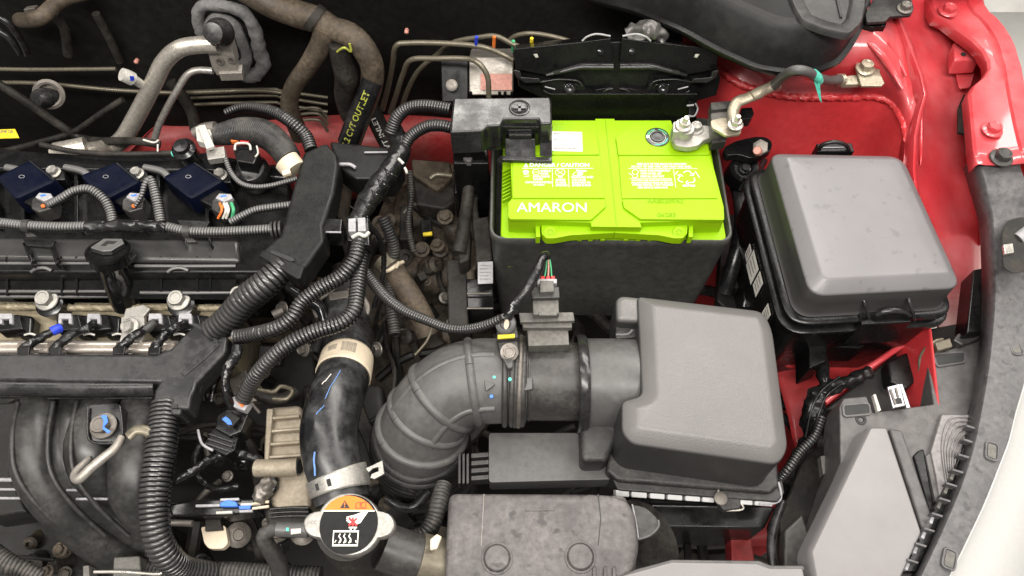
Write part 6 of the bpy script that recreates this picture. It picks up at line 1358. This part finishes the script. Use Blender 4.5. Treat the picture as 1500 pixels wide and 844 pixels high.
lead('black pipe along the firewall foot behind the coils', [PY(250, 120, .38), PY(270, 145, .375), PY(282, 168, .37), PY(286, 190, .36)], 8, 'old_black')
gw = thing('gap_panel', 'added dark panel that darkens the gap between the battery tray and the fuse box', 'panel', P(1090, 380, .5))
slab('panel', [(1060, 300), (1118, 280), (1160, 420), (1176, 480), (1110, 500), (1050, 440)], .02, M['deep_black'], gw, z=.60, bev=.003)  # black sheet added so the gap stays dark
slab('tab', [(1066, 396), (1084, 392), (1090, 420), (1070, 424)], .02, M['old_black'], gw, z=.63, bev=.002)
lathe('nut', [(.008, 0), (.008, .006), (.005, .008), (.0001, .008)], P(1056, 267, .70), (-.5, -.4, .7), M['dull_metal'], gw, seg=8)
# a bed of dark hoses and looms low in the bay that nobody could count
r2 = random.Random(3); vs = []; fs = []
def addtube(pts, r, seg=7):
    path, L = spline([(p, r) for p in pts], .012); fr = frames(path); st = len(vs)
    for p, T, N, B, rr in fr:
        for j in range(seg):
            a = 2*math.pi*j/seg; vs.append(p+N*math.cos(a)*rr+B*math.sin(a)*rr)
    for i in range(len(fr)-1):
        for j in range(seg): fs.append([st+i*seg+j, st+i*seg+(j+1) % seg, st+(i+1)*seg+(j+1) % seg, st+(i+1)*seg+j])
for k in range(130):
    x, y = r2.uniform(-10, 1180), r2.uniform(180, 840); z = r2.uniform(.50, .59)
    c = P(x, y, z); a = r2.uniform(0, 6.28); pts = [c]
    for j in range(4):
        a += r2.uniform(-.9, .9); pts.append(pts[-1]+Vector((math.cos(a)*.05, math.sin(a)*.05, r2.uniform(-.02, .015))))
    if any(p.x > .48 or p.y > .36 or p.y < -.38 for p in pts): continue
    addtube(pts, r2.uniform(.003, .010))
lo = mesh('low_wiring', vs, fs, M['old_black'], None, recalc=False); lo['kind'] = 'stuff'; tag(lo, 'tangle of dark grimy hoses and leads deep in the bay', 'wiring')
# grimy lugs, stubs and clips that crowd the gap beside the battery and below the loom plug
def crowd(parent, x0, x1, y0, y1, z0, z1, n, mats, seed):
    q = random.Random(seed)
    for k in range(n):
        x, y, z = q.uniform(x0, x1), q.uniform(y0, y1), q.uniform(z0, z1); m = M[q.choice(mats)]; c = P(x, y, z); t = q.random()
        if t < .30: bolt(c, q.uniform(.006, .011), m, parent, axis=(q.uniform(-.5, .5), q.uniform(-.8, .1), 1))
        elif t < .60:
            r = q.uniform(.006, .014); h = q.uniform(.012, .03)
            lathe('stub', [(r, -h), (r, -h*.3), (r*1.15, -h*.25), (r*1.15, -h*.1), (r*.8, 0), (r*.55, .001), (r*.45, -.004), (.0001, -.004)], c, (q.uniform(-.7, .7), q.uniform(-.9, .2), 1), m, parent, seg=16)
        elif t < .82: box('lug', c, (q.uniform(.012, .034), q.uniform(.010, .026), q.uniform(.012, .03)), m, parent, rot=(q.uniform(-40, 40), q.uniform(-30, 30), q.uniform(0, 180)), bev=.002)
        else:
            a = q.uniform(0, 6.28); d = Vector((math.cos(a), math.sin(a), q.uniform(-.3, .3)))*q.uniform(.012, .025)
            tube('link', [c-d, c+Vector((0, 0, .006)), c+d], q.uniform(.002, .004), m, parent, rpx=False, seg=10)
crowd(gb, 545, 715, 255, 500, .56, .625, 46, ('grime', 'grime', 'old_black', 'brown_hose', 'dull_metal'), 5)
crowd(ch, 285, 460, 520, 800, .56, .63, 34, ('deep_black', 'old_black', 'gloss_black', 'grime', 'dull_metal'), 8)
crowd(tc, 520, 660, 690, 800, .58, .63, 16, ('old_black', 'grime', 'deep_black'), 12)
crowd(im, 0, 300, 770, 840, .56, .60, 22, ('old_black', 'deep_black', 'grime'), 21)
